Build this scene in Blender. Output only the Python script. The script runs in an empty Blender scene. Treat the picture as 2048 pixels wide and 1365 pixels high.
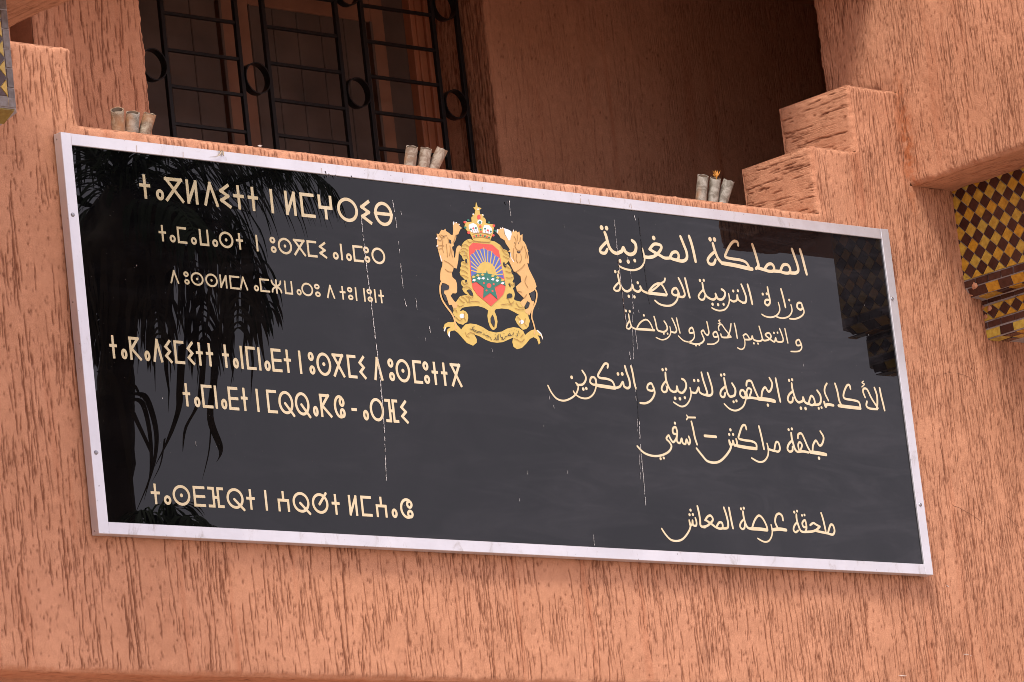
import bpy, math, random
import numpy as np
from mathutils import Matrix, Vector
from mathutils.geometry import tessellate_polygon

# ------------------------------------------------------------------ scene, camera, light
S = bpy.context.scene
COL = S.collection
FOC = 10261.2846                       # focal length in pixels of the 2048 px wide photograph
ROT = np.array([[0.72426307, -0.68047719, -0.11132745], [0.06453832, 0.22764724, -0.97160256], [0.68649677, 0.69651097, 0.20879334]])
EYE = np.array([-9.31117305, -11.21797583, -2.67714084])
# world: origin = lower left corner of the sign's face, X along the facade, Y into the building, Z up
cd = bpy.data.cameras.new('camera')
cam = bpy.data.objects.new('camera', cd); COL.objects.link(cam); S.camera = cam
m = Matrix.Identity(4)
for i in range(3):
    m[i][0] = ROT[0][i]; m[i][1] = -ROT[1][i]; m[i][2] = -ROT[2][i]; m[i][3] = EYE[i]
cam.matrix_world = m
cd.sensor_width = 36.0; cd.lens = 36.0 * FOC / 2048.0
cd.clip_start = 0.1; cd.clip_end = 3000
cd.dof.use_dof = False

SUN_EL, SUN_AZ = 56.0, 228.0            # azimuth clockwise from +Y: hazy sun, high on the left behind the camera
w = bpy.data.worlds.new('World'); S.world = w; w.use_nodes = True
nt = w.node_tree; nt.nodes.clear()
o = nt.nodes.new('ShaderNodeOutputWorld'); bg = nt.nodes.new('ShaderNodeBackground')
sky = nt.nodes.new('ShaderNodeTexSky'); sky.sky_type = 'NISHITA'; sky.sun_disc = False
sky.sun_elevation = math.radians(SUN_EL); sky.sun_rotation = math.radians(SUN_AZ)
sky.dust_density = 4.0; sky.air_density = 1.0
hs = nt.nodes.new('ShaderNodeHueSaturation'); hs.inputs['Saturation'].default_value = 0.12
mx = nt.nodes.new('ShaderNodeMix'); mx.data_type = 'RGBA'; mx.inputs[0].default_value = 0.82
mx.inputs[7].default_value = (10.0, 9.2, 10.6, 1)       # even cloud layer
nt.links.new(sky.outputs[0], hs.inputs['Color']); nt.links.new(hs.outputs[0], mx.inputs[6])
nt.links.new(mx.outputs[2], bg.inputs[0]); nt.links.new(bg.outputs[0], o.inputs[0])
bg.inputs[1].default_value = 0.15
sd = bpy.data.lights.new('sun', 'SUN'); sun = bpy.data.objects.new('sun', sd); COL.objects.link(sun)
sd.energy = 3.3; sd.angle = math.radians(16); sd.color = (1.0, 0.95, 0.88)
e, a = math.radians(SUN_EL), math.radians(SUN_AZ)
tosun = Vector((math.sin(a) * math.cos(e), math.cos(a) * math.cos(e), math.sin(e)))
sun.rotation_euler = tosun.to_track_quat('Z', 'Y').to_euler()
S.view_settings.view_transform = 'Standard'; S.view_settings.look = 'None'
S.view_settings.exposure = 0.07
S.cycles.use_denoising = True; S.cycles.denoiser = 'OPENIMAGEDENOISE'; S.cycles.denoising_input_passes = 'RGB_ALBEDO_NORMAL'; S.cycles.filter_width = 0.9; S.view_settings.gamma = 1.0
S.view_settings.use_curve_mapping = False

# ------------------------------------------------------------------ helpers
def ray(px, py):
    return ROT.T @ np.array([(px - 1024) / FOC, (py - 682.5) / FOC, 1.0])
def at(px, py, ax=1, c=0.0):            # the point of plane axis=c seen at photo pixel (px, py)
    d = ray(px, py); k = (c - EYE[ax]) / d[ax]
    return EYE + k * d
def tag(o, label=None, cat=None, group=None, kind=None):
    if label: o['label'] = label
    if cat: o['category'] = cat
    if group: o['group'] = group
    if kind: o['kind'] = kind
    return o
def empty(name, loc=(0, 0, 0)):
    o = bpy.data.objects.new(name, None); COL.objects.link(o); o.location = loc
    return o
def link(name, me, parent=None, mat=None):
    o = bpy.data.objects.new(name, me); COL.objects.link(o)
    if mat is not None:
        me.materials.clear(); me.materials.append(mat)
    if parent is not None:
        o.parent = parent
        p = parent; off = Vector((0, 0, 0))
        while p is not None:
            off += p.location; p = p.parent
        o.location = -off                # geometry is written in world coordinates
    return o
def mesh(name, vs, fs):
    me = bpy.data.meshes.new(name); me.from_pydata([tuple(v) for v in vs], [], fs); me.update()
    return me
def big_mesh(name, V, Q):
    me = bpy.data.meshes.new(name)
    me.vertices.add(len(V)); me.vertices.foreach_set('co', np.ascontiguousarray(V, dtype=np.float32).ravel())
    me.loops.add(len(Q) * 4); me.loops.foreach_set('vertex_index', np.ascontiguousarray(Q, dtype=np.int32).ravel())
    me.polygons.add(len(Q)); me.polygons.foreach_set('loop_start', np.arange(0, len(Q) * 4, 4, dtype=np.int32))
    me.polygons.foreach_set('loop_total', np.full(len(Q), 4, dtype=np.int32))
    me.polygons.foreach_set('use_smooth', np.ones(len(Q), dtype=bool))
    me.update(calc_edges=True); me.validate()
    return me
class MB:
    def __init__(s): s.v = []; s.f = []
    def add(s, vs, fs):
        n = len(s.v); s.v += [tuple(v) for v in vs]; s.f += [tuple(i + n for i in f) for f in fs]
    def box(s, x0, x1, y0, y1, z0, z1, b=0.0):
        if b <= 0:
            s.add([(x, y, z) for x in (x0, x1) for y in (y0, y1) for z in (z0, z1)],
                  [(0, 1, 3, 2), (4, 6, 7, 5), (0, 4, 5, 1), (2, 3, 7, 6), (0, 2, 6, 4), (1, 5, 7, 3)])
            return
        c = [((x0 + x1) / 2, (y0 + y1) / 2, (z0 + z1) / 2)]; h = [(x1 - x0) / 2, (y1 - y0) / 2, (z1 - z0) / 2]
        c = c[0]; vs = []; idx = {}
        for sx in (-1, 1):
            for sy in (-1, 1):
                for sz in (-1, 1):
                    for ax in range(3):
                        p = [c[k] + (sx, sy, sz)[k] * (h[k] - (0 if k == ax else b)) for k in range(3)]
                        idx[(sx, sy, sz, ax)] = len(vs); vs.append(p)
        fs = []
        for ax in range(3):
            o1, o2 = [k for k in range(3) if k != ax]
            for sgn in (-1, 1):
                q = []
                for (s1, s2) in ((-1, -1), (1, -1), (1, 1), (-1, 1)):
                    k = [0, 0, 0]; k[ax] = sgn; k[o1] = s1; k[o2] = s2; q.append(idx[(k[0], k[1], k[2], ax)])
                fs.append(q)
            for s1 in (-1, 1):
                for s2 in (-1, 1):
                    k0 = [0, 0, 0]; k0[ax] = -1; k0[o1] = s1; k0[o2] = s2
                    k1 = list(k0); k1[ax] = 1
                    fs.append([idx[(*k0, o1)], idx[(*k1, o1)], idx[(*k1, o2)], idx[(*k0, o2)]])
        for sx in (-1, 1):
            for sy in (-1, 1):
                for sz in (-1, 1):
                    fs.append([idx[(sx, sy, sz, 0)], idx[(sx, sy, sz, 1)], idx[(sx, sy, sz, 2)]])
        s.add(vs, fs)
    def build(s, name, mat, parent=None, smooth=False, normals=True):
        me = mesh(name, s.v, s.f)
        if normals:
            import bmesh
            bm = bmesh.new(); bm.from_mesh(me); bmesh.ops.recalc_face_normals(bm, faces=bm.faces); bm.to_mesh(me); bm.free()
        if smooth:
            for p in me.polygons: p.use_smooth = True
        return link(name, me, parent, mat)

# ---- materials
def new_mat(name):
    m = bpy.data.materials.new(name); m.use_nodes = True
    return m, m.node_tree, m.node_tree.nodes['Principled BSDF']
def N(nt, t, **k):
    n = nt.nodes.new(t)
    for a, b in k.items():
        if a in ('op',): n.operation = b
        else: n.inputs[a.replace('_', ' ')].default_value = b
    return n
def coords(nt, scale=(1, 1, 1)):
    tc = nt.nodes.new('ShaderNodeTexCoord'); mp = nt.nodes.new('ShaderNodeMapping')
    mp.inputs['Scale'].default_value = scale; nt.links.new(tc.outputs['Object'], mp.inputs[0])
    return mp
def ramp(nt, src, a, b, c0=(0, 0, 0, 1), c1=(1, 1, 1, 1)):
    r = nt.nodes.new('ShaderNodeValToRGB'); r.color_ramp.elements[0].position = a; r.color_ramp.elements[1].position = b
    r.color_ramp.elements[0].color = c0; r.color_ramp.elements[1].color = c1
    nt.links.new(src, r.inputs[0]); return r
def mixc(nt, fac, a, b, mode='MIX'):
    x = nt.nodes.new('ShaderNodeMix'); x.data_type = 'RGBA'; x.blend_type = mode
    for s, i in ((fac, 0), (a, 6), (b, 7)):
        if isinstance(s, (tuple, float, int)): x.inputs[i].default_value = s
        else: nt.links.new(s, x.inputs[i])
    return x.outputs[2]
def simple(name, col, rough=0.6, metal=0.0, var=0.15, vscale=20, bump=0.0, bscale=200, **kw):
    m, nt, b = new_mat(name)
    n = N(nt, 'ShaderNodeTexNoise', Scale=vscale, Detail=5.0); nt.links.new(coords(nt).outputs[0], n.inputs['Vector'])
    c0 = tuple(v * (1 - var) for v in col) + (1,); c1 = tuple(min(1, v * (1 + var)) for v in col) + (1,)
    r = ramp(nt, n.outputs[0], 0.3, 0.7, c0, c1); nt.links.new(r.outputs[0], b.inputs['Base Color'])
    b.inputs['Roughness'].default_value = rough; b.inputs['Metallic'].default_value = metal
    if bump:
        n2 = N(nt, 'ShaderNodeTexNoise', Scale=bscale, Detail=4.0); nt.links.new(coords(nt).outputs[0], n2.inputs['Vector'])
        bp = nt.nodes.new('ShaderNodeBump'); bp.inputs['Strength'].default_value = bump; bp.inputs['Distance'].default_value = 0.002
        nt.links.new(n2.outputs[0], bp.inputs['Height']); nt.links.new(bp.outputs[0], b.inputs['Normal'])
    for k, v in kw.items(): b.inputs[k.replace('_', ' ')].default_value = v
    return m

def plaster_mat(name, comb):
    m, nt, b = new_mat(name)
    co = coords(nt)
    big = N(nt, 'ShaderNodeTexNoise', Scale=2.3, Detail=6.0, Roughness=0.6); nt.links.new(co.outputs[0], big.inputs['Vector'])
    c = ramp(nt, big.outputs[0], 0.32, 0.7, (0.505, 0.236, 0.130, 1), (0.575, 0.276, 0.158, 1)).outputs[0]
    med = N(nt, 'ShaderNodeTexNoise', Scale=38.0, Detail=5.0); nt.links.new(co.outputs[0], med.inputs['Vector'])
    md = ramp(nt, med.outputs[0], 0.35, 0.75, (0.90, 0.88, 0.87, 1), (1.06, 1.06, 1.06, 1))
    c = mixc(nt, 1.0, c, md.outputs[0], 'MULTIPLY')
    run = N(nt, 'ShaderNodeTexNoise', Scale=1.0, Detail=4.0); nt.links.new(coords(nt, (16, 16, 0.9)).outputs[0], run.inputs['Vector'])
    rr = ramp(nt, run.outputs[0], 0.58, 0.84)
    c = mixc(nt, rr.outputs[0], c, (0.42, 0.155, 0.075, 1))
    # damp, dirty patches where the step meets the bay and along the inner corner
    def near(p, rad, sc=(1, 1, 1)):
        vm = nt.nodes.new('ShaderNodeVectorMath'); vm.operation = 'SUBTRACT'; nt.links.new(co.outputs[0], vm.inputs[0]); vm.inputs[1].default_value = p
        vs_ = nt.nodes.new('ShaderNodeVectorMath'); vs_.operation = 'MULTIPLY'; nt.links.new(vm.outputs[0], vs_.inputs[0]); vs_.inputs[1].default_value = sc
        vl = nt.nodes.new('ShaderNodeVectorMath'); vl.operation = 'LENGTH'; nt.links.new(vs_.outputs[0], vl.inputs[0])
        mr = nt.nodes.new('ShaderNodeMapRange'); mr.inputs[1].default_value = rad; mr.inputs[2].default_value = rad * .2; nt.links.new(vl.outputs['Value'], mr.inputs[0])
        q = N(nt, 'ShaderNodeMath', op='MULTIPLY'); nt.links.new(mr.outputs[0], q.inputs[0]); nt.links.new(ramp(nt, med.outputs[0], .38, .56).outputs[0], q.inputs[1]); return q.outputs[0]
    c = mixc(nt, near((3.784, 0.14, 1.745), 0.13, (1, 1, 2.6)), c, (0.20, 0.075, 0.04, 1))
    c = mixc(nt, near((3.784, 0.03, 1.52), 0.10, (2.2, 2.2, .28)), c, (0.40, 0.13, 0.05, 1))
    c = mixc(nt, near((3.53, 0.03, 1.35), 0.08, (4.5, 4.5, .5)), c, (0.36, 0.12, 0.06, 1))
    gr_ = N(nt, 'ShaderNodeTexNoise', Scale=420.0, Detail=2.0); nt.links.new(co.outputs[0], gr_.inputs['Vector'])
    c = mixc(nt, 1.0, c, ramp(nt, gr_.outputs[0], 0.30, 0.70, (0.84, 0.82, 0.80, 1), (1.12, 1.14, 1.16, 1)).outputs[0], 'MULTIPLY')
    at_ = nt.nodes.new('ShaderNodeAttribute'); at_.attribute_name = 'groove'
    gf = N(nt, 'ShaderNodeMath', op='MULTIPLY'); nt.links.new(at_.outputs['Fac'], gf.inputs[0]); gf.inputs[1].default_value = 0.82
    c = mixc(nt, gf.outputs[0], c, (0.14, 0.040, 0.016, 1))   # shade in the trowel grooves and pits, painted in as dark brown
    nt.links.new(c, b.inputs['Base Color'])
    b.inputs['Roughness'].default_value = 0.86; b.inputs['Specular IOR Level'].default_value = 0.25
    f1 = N(nt, 'ShaderNodeTexNoise', Scale=260.0, Detail=4.0, Roughness=0.65); nt.links.new(co.outputs[0], f1.inputs['Vector'])
    f2 = N(nt, 'ShaderNodeTexNoise', Scale=60.0, Detail=5.0); nt.links.new(co.outputs[0], f2.inputs['Vector'])
    ad0 = N(nt, 'ShaderNodeMath', op='ADD'); nt.links.new(f1.outputs[0], ad0.inputs[0]); nt.links.new(f2.outputs[0], ad0.inputs[1])
    cb = N(nt, 'ShaderNodeTexNoise', Scale=1.0, Detail=3.0, Roughness=0.6, Distortion=0.6); nt.links.new(coords(nt, comb).outputs[0], cb.inputs['Vector'])
    cr = ramp(nt, cb.outputs[0], 0.36, 0.52)                 # fine combed lines between the deep grooves
    pn = N(nt, 'ShaderNodeTexNoise', Scale=7.0, Detail=3.0); nt.links.new(co.outputs[0], pn.inputs['Vector'])
    sx = nt.nodes.new('ShaderNodeSeparateXYZ'); nt.links.new(co.outputs[0], sx.inputs[0])
    xm = nt.nodes.new('ShaderNodeMapRange'); xm.inputs[1].default_value = -0.5; xm.inputs[2].default_value = 4.0; xm.inputs[3].default_value = -0.30; xm.inputs[4].default_value = 0.04; nt.links.new(sx.outputs[0], xm.inputs[0])
    pa_ = N(nt, 'ShaderNodeMath', op='ADD'); nt.links.new(pn.outputs[0], pa_.inputs[0]); nt.links.new(xm.outputs[0], pa_.inputs[1])
    pm = ramp(nt, pa_.outputs[0], 0.42, 0.62)
    c = mixc(nt, 1.0, c, mixc(nt, pm.outputs[0], (1, 1, 1, 1), ramp(nt, cb.outputs[0], 0.31, 0.42, (0.80, 0.72, 0.66, 1), (1, 1, 1, 1)).outputs[0]), 'MULTIPLY'); nt.links.new(c, b.inputs['Base Color'])
    crm = N(nt, 'ShaderNodeMath', op='MULTIPLY'); nt.links.new(cr.outputs[0], crm.inputs[0]); nt.links.new(pm.outputs[0], crm.inputs[1])
    ad = N(nt, 'ShaderNodeMath', op='ADD'); nt.links.new(ad0.outputs[0], ad.inputs[0]); nt.links.new(crm.outputs[0], ad.inputs[1])
    bp = nt.nodes.new('ShaderNodeBump'); bp.inputs['Strength'].default_value = 0.6; bp.inputs['Distance'].default_value = 0.003
    nt.links.new(ad.outputs[0], bp.inputs['Height']); nt.links.new(bp.outputs[0], b.inputs['Normal'])
    return m
M = {}
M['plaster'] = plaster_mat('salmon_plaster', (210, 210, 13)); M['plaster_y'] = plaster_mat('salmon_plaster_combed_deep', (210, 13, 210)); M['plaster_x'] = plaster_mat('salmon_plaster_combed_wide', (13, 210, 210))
def frame_mat():
    m, nt, b = new_mat('lacquered_aluminium'); co = coords(nt)
    n = N(nt, 'ShaderNodeTexNoise', Scale=5.0, Detail=8.0, Roughness=0.65); nt.links.new(co.outputs[0], n.inputs['Vector'])
    c = ramp(nt, n.outputs[0], 0.35, 0.7, (0.60, 0.585, 0.605, 1), (0.70, 0.685, 0.705, 1)).outputs[0]
    g = N(nt, 'ShaderNodeTexNoise', Scale=14.0, Detail=9.0, Roughness=0.75, Distortion=1.0); nt.links.new(coords(nt, (1, 1, .5)).outputs[0], g.inputs['Vector'])
    c = mixc(nt, ramp(nt, g.outputs[0], 0.57, 0.74).outputs[0], c, (0.40, 0.36, 0.335, 1))    # grime
    sc = N(nt, 'ShaderNodeTexNoise', Scale=90.0, Detail=3.0); nt.links.new(co.outputs[0], sc.inputs['Vector'])
    c = mixc(nt, ramp(nt, sc.outputs[0], 0.70, 0.76).outputs[0], c, (0.20, 0.17, 0.15, 1))
    nt.links.new(c, b.inputs['Base Color']); b.inputs['Metallic'].default_value = 0.5
    nt.links.new(ramp(nt, g.outputs[0], 0.3, 0.7, (0.26, 0.26, 0.26, 1), (0.5, 0.5, 0.5, 1)).outputs[0], b.inputs['Roughness'])
    return m
M['frame'] = frame_mat()
M['iron'] = simple('black_iron_paint', (0.006, 0.005, 0.005), 0.45, 0.0, 0.3, 30, 0.3, 150)
M['shutter'] = simple('brown_shutter_wood', (0.105, 0.066, 0.048), 0.55, 0.0, 0.25, 7, 0.2, 60)
M['shutter_rail'] = simple('brown_rail_wood', (0.27, 0.12, 0.066), 0.5, 0.0, 0.2, 9)
M['window_frame'] = simple('orange_brown_frame_paint', (0.42, 0.15, 0.07), 0.5, 0.0, 0.12, 12)
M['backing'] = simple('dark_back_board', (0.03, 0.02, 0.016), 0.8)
M['screw'] = simple('dull_steel', (0.32, 0.32, 0.34), 0.35, 0.9, 0.2, 60)
M['drip'] = simple('chalky_drip', (0.62, 0.58, 0.55), 0.8, 0, 0.3, 90)
M['tube'] = None
M['ground'] = simple('paving', (0.36, 0.29, 0.24), 0.85, 0, 0.15, 0.8)

def board_mat():
    m, nt, b = new_mat('black_gloss_panel')
    co = coords(nt)
    n = N(nt, 'ShaderNodeTexNoise', Scale=1.4, Detail=7.0, Roughness=0.6, Distortion=1.6); nt.links.new(co.outputs[0], n.inputs['Vector'])
    wipe = N(nt, 'ShaderNodeTexNoise', Scale=2.4, Detail=9.0, Roughness=0.72, Distortion=1.2)
    nt.links.new(coords(nt, (1.0, 1.0, 5.0)).outputs[0], wipe.inputs['Vector'])
    r1 = ramp(nt, n.outputs[0], 0.42, 0.85); r2 = ramp(nt, wipe.outputs[0], 0.48, 0.72)
    # wiped dust film: heavier towards the right end of the panel
    sx = nt.nodes.new('ShaderNodeSeparateXYZ'); nt.links.new(co.outputs[0], sx.inputs[0])
    mr = nt.nodes.new('ShaderNodeMapRange'); mr.inputs[1].default_value = 0.2; mr.inputs[2].default_value = 3.2
    mr.inputs[3].default_value = 0.15; mr.inputs[4].default_value = 1.0; nt.links.new(sx.outputs[0], mr.inputs[0])
    ad = N(nt, 'ShaderNodeMath', op='ADD'); nt.links.new(r1.outputs[0], ad.inputs[0]); nt.links.new(r2.outputs[0], ad.inputs[1])
    mu = N(nt, 'ShaderNodeMath', op='MULTIPLY'); nt.links.new(ad.outputs[0], mu.inputs[0]); nt.links.new(mr.outputs[0], mu.inputs[1])
    c = mixc(nt, mu.outputs[0], (0.0010, 0.0010, 0.0013, 1), (0.014, 0.0130, 0.0145, 1))
    sp = N(nt, 'ShaderNodeTexNoise', Scale=150.0, Detail=2.0); nt.links.new(co.outputs[0], sp.inputs['Vector'])
    rs = ramp(nt, sp.outputs[0], 0.74, 0.78)
    c = mixc(nt, rs.outputs[0], c, (0.12, 0.10, 0.09, 1))
    nt.links.new(c, b.inputs['Base Color'])
    rm = nt.nodes.new('ShaderNodeMapRange'); rm.inputs[3].default_value = 0.0; rm.inputs[4].default_value = 0.012
    nt.links.new(mu.outputs[0], rm.inputs[0]); nt.links.new(rm.outputs[0], b.inputs['Roughness'])
    b.inputs['IOR'].default_value = 1.40
    # the sheet is not perfectly flat
    wv = N(nt, 'ShaderNodeTexNoise', Scale=0.9, Detail=1.0); nt.links.new(co.outputs[0], wv.inputs['Vector'])
    bp = nt.nodes.new('ShaderNodeBump'); bp.inputs['Strength'].default_value = 0.12; bp.inputs['Distance'].default_value = 0.004
    nt.links.new(wv.outputs[0], bp.inputs['Height']); nt.links.new(bp.outputs[0], b.inputs['Normal'])
    return m
M['board'] = board_mat()
def gold_mat():
    m, nt, b = new_mat('gold_film')
    n = N(nt, 'ShaderNodeTexNoise', Scale=30.0, Detail=4.0); nt.links.new(coords(nt).outputs[0], n.inputs['Vector'])
    c = ramp(nt, n.outputs[0], 0.3, 0.75, (0.72, 0.56, 0.31, 1), (0.80, 0.655, 0.41, 1))
    nt.links.new(c.outputs[0], b.inputs['Base Color'])
    b.inputs['Metallic'].default_value = 0.86; b.inputs['Roughness'].default_value = 0.13
    return m
M['gold'] = gold_mat()
M['emb_gold'] = simple('yellow_print', (0.60, 0.42, 0.10), 0.4, 0, 0.06, 40)
M['emb_lion'] = simple('tawny_print', (0.66, 0.395, 0.145), 0.4, 0, 0.05, 40)
M['emb_red'] = simple('red_print', (0.72, 0.085, 0.06), 0.4, 0, 0.05, 40)
M['emb_blue'] = simple('blue_print', (0.09, 0.13, 0.42), 0.4, 0, 0.05, 40)
M['emb_green'] = simple('green_print', (0.025, 0.17, 0.12), 0.4, 0, 0.05, 40)
M['emb_white'] = simple('white_print', (0.72, 0.74, 0.76), 0.4, 0, 0.05, 40)
M['emb_brown'] = simple('brown_outline_print', (0.33, 0.17, 0.05), 0.5, 0, 0.05, 40)
M['emb_dark'] = simple('dark_print', (0.03, 0.02, 0.02), 0.4, 0, 0.05, 40)
M['emb_hole'] = simple('black_print', (0.012, 0.011, 0.012), 0.05, 0, 0.0, 40)
M['tile_y'] = None

# ------------------------------------------------------------------ trowelled plaster: real grooves
def smooth_noise(shape, cells, rng):
    gy, gx = max(2, int(cells[0])), max(2, int(cells[1]))
    g = rng.standard_normal((gy + 3, gx + 3))
    y = np.linspace(0, gy, shape[0]); x = np.linspace(0, gx, shape[1])
    iy = y.astype(int); ix = x.astype(int); fy = (y - iy)[:, None]; fx = (x - ix)[None, :]
    fy = fy * fy * (3 - 2 * fy); fx = fx * fx * (3 - 2 * fx)
    a = g[iy][:, ix]; b = g[iy][:, ix + 1]; c = g[iy + 1][:, ix]; d = g[iy + 1][:, ix + 1]
    return a * (1 - fy) * (1 - fx) + b * (1 - fy) * fx + c * fy * (1 - fx) + d * fy * fx
def groove_field(W, H, seed, dens=620, width=0.0042, depth=0.0034, dens_fn=None, wid_fn=None, pit=900):
    """height map of W x H metres, grooves run along H; returns cell sizes, height, mask"""
    rng = np.random.default_rng(seed); du, dv = 0.0020, 0.0045
    nu, nv = int(W / du) + 8, int(H / dv) + 8
    h = np.zeros((nv, nu), np.float32)
    clump = smooth_noise((64, 64), (H / 0.16 + 2, W / 0.11 + 2), rng)
    n = int(W * H * dens)
    done = 0; gap_ = 0.0054; occ = np.zeros((int(H / .02) + 3, int(W / gap_) + 2), np.int8)
    us = rng.random(n * 5) * W; vs = rng.random(n * 5) * (H + .05) - .05
    vs = np.clip(vs, 0, H)
    for u0, v0 in zip(us, vs):
        if done >= n: break
        cl = clump[min(63, int(v0 / H * 63)), min(63, int(u0 / W * 63))]
        if rng.random() > 0.40 + 0.34 * cl + (0 if dens_fn is None else dens_fn(u0)): continue
        if occ[min(occ.shape[0] - 1, int(v0 / .02)), min(occ.shape[1] - 1, int(u0 / gap_))]: continue
        done += 1
        L = float(np.exp(rng.normal(-2.95, 0.8))); L = min(max(L, 0.012), 0.33)
        wd = width * (0.6 + 0.8 * rng.random()) * (1 if wid_fn is None else wid_fn(u0))
        dp = depth * (0.45 + 0.65 * rng.random())
        occ[int(v0 / .02):int((v0 + L * .9) / .02) + 1, min(occ.shape[1] - 1, int(u0 / gap_))] = 1
        r0 = int(v0 / dv); r1 = min(nv - 1, int((v0 + L) / dv) + 1); k = r1 - r0
        if k < 2: continue
        t = np.linspace(0, 1, k)
        path = u0 + rng.normal(0, 0.03) * (t * L) + np.cumsum(rng.normal(0, 0.00065, k))
        prof = np.minimum(1, np.minimum(t, 1 - t) * L / 0.012 + 0.25) * (0.75 + 0.25 * np.sin(t * L * 90 + rng.random() * 6) + rng.normal(0, 0.12, k))
        cw = int(2.2 * wd / du) + 1
        c0 = (path / du).astype(int)[:, None] + np.arange(-cw, cw + 1)[None, :]
        ok = (c0 >= 0) & (c0 < nu)
        x = (c0 * du - path[:, None]) / wd
        g = -dp * prof[:, None] * np.exp(-(x * 1.55) ** 4) + 0.0005 * np.exp(-((np.abs(x) - 1.25) * 2.2) ** 2)
        rr = np.broadcast_to(np.arange(r0, r1)[:, None], c0.shape)
        cc = np.clip(c0, 0, nu - 1)
        cur = h[rr, cc]; new = np.where(g < 0, np.minimum(cur, g), np.where(cur < -0.0003, cur, np.maximum(cur, g)))
        h[rr, cc] = np.where(ok, new, cur)
    for _ in range(int(W * H * pit)):                       # small pits and crumbs
        u0, v0 = rng.random() * W, rng.random() * H
        s = rng.uniform(0.0018, 0.0042); a = rng.uniform(-0.0032, 0.0012) if rng.random() < 0.8 else 0.0012
        i, j = int(v0 / dv), int(u0 / du)
        for di in (-1, 0, 1):
            for dj in (-2, -1, 0, 1, 2):
                y, x = i + di, j + dj
                if 0 <= y < nv and 0 <= x < nu:
                    q = a * math.exp(-(((y * dv - v0) / (s * 1.4)) ** 2 + ((x * du - u0) / s) ** 2))
                    h[y, x] = min(h[y, x], q) if a < 0 else h[y, x] + q
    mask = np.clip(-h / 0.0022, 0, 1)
    h += (0.0013 * smooth_noise((nv, nu), (H / 0.09 + 2, W / 0.07 + 2), rng) + 0.00035 * smooth_noise((nv, nu), (H / 0.018 + 2, W / 0.011 + 2), rng)
          + 0.00022 * rng.standard_normal((nv, nu)))
    return du, dv, h, mask
def sample(field, u, v):
    du, dv, h, mk = field
    x = np.clip(u / du, 0, h.shape[1] - 1.01); y = np.clip(v / dv, 0, h.shape[0] - 1.01)
    i = y.astype(int); j = x.astype(int); fy = y - i; fx = x - j
    def b(a): return a[i, j] * (1 - fy) * (1 - fx) + a[i, j + 1] * (1 - fy) * fx + a[i + 1, j] * fy * (1 - fx) + a[i + 1, j + 1] * fy * fx
    return b(h), b(mk)
def wob(s):                                                # wear of an arris, a function of the place along it
    return (0.5 + 0.5 * np.sin(s * 41.0 + 1.3) * np.sin(s * 13.7 + 0.4) + 0.35 * np.sin(s * 173.0 + 2.0) * np.sin(s * 57.0)) * 0.0042
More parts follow.
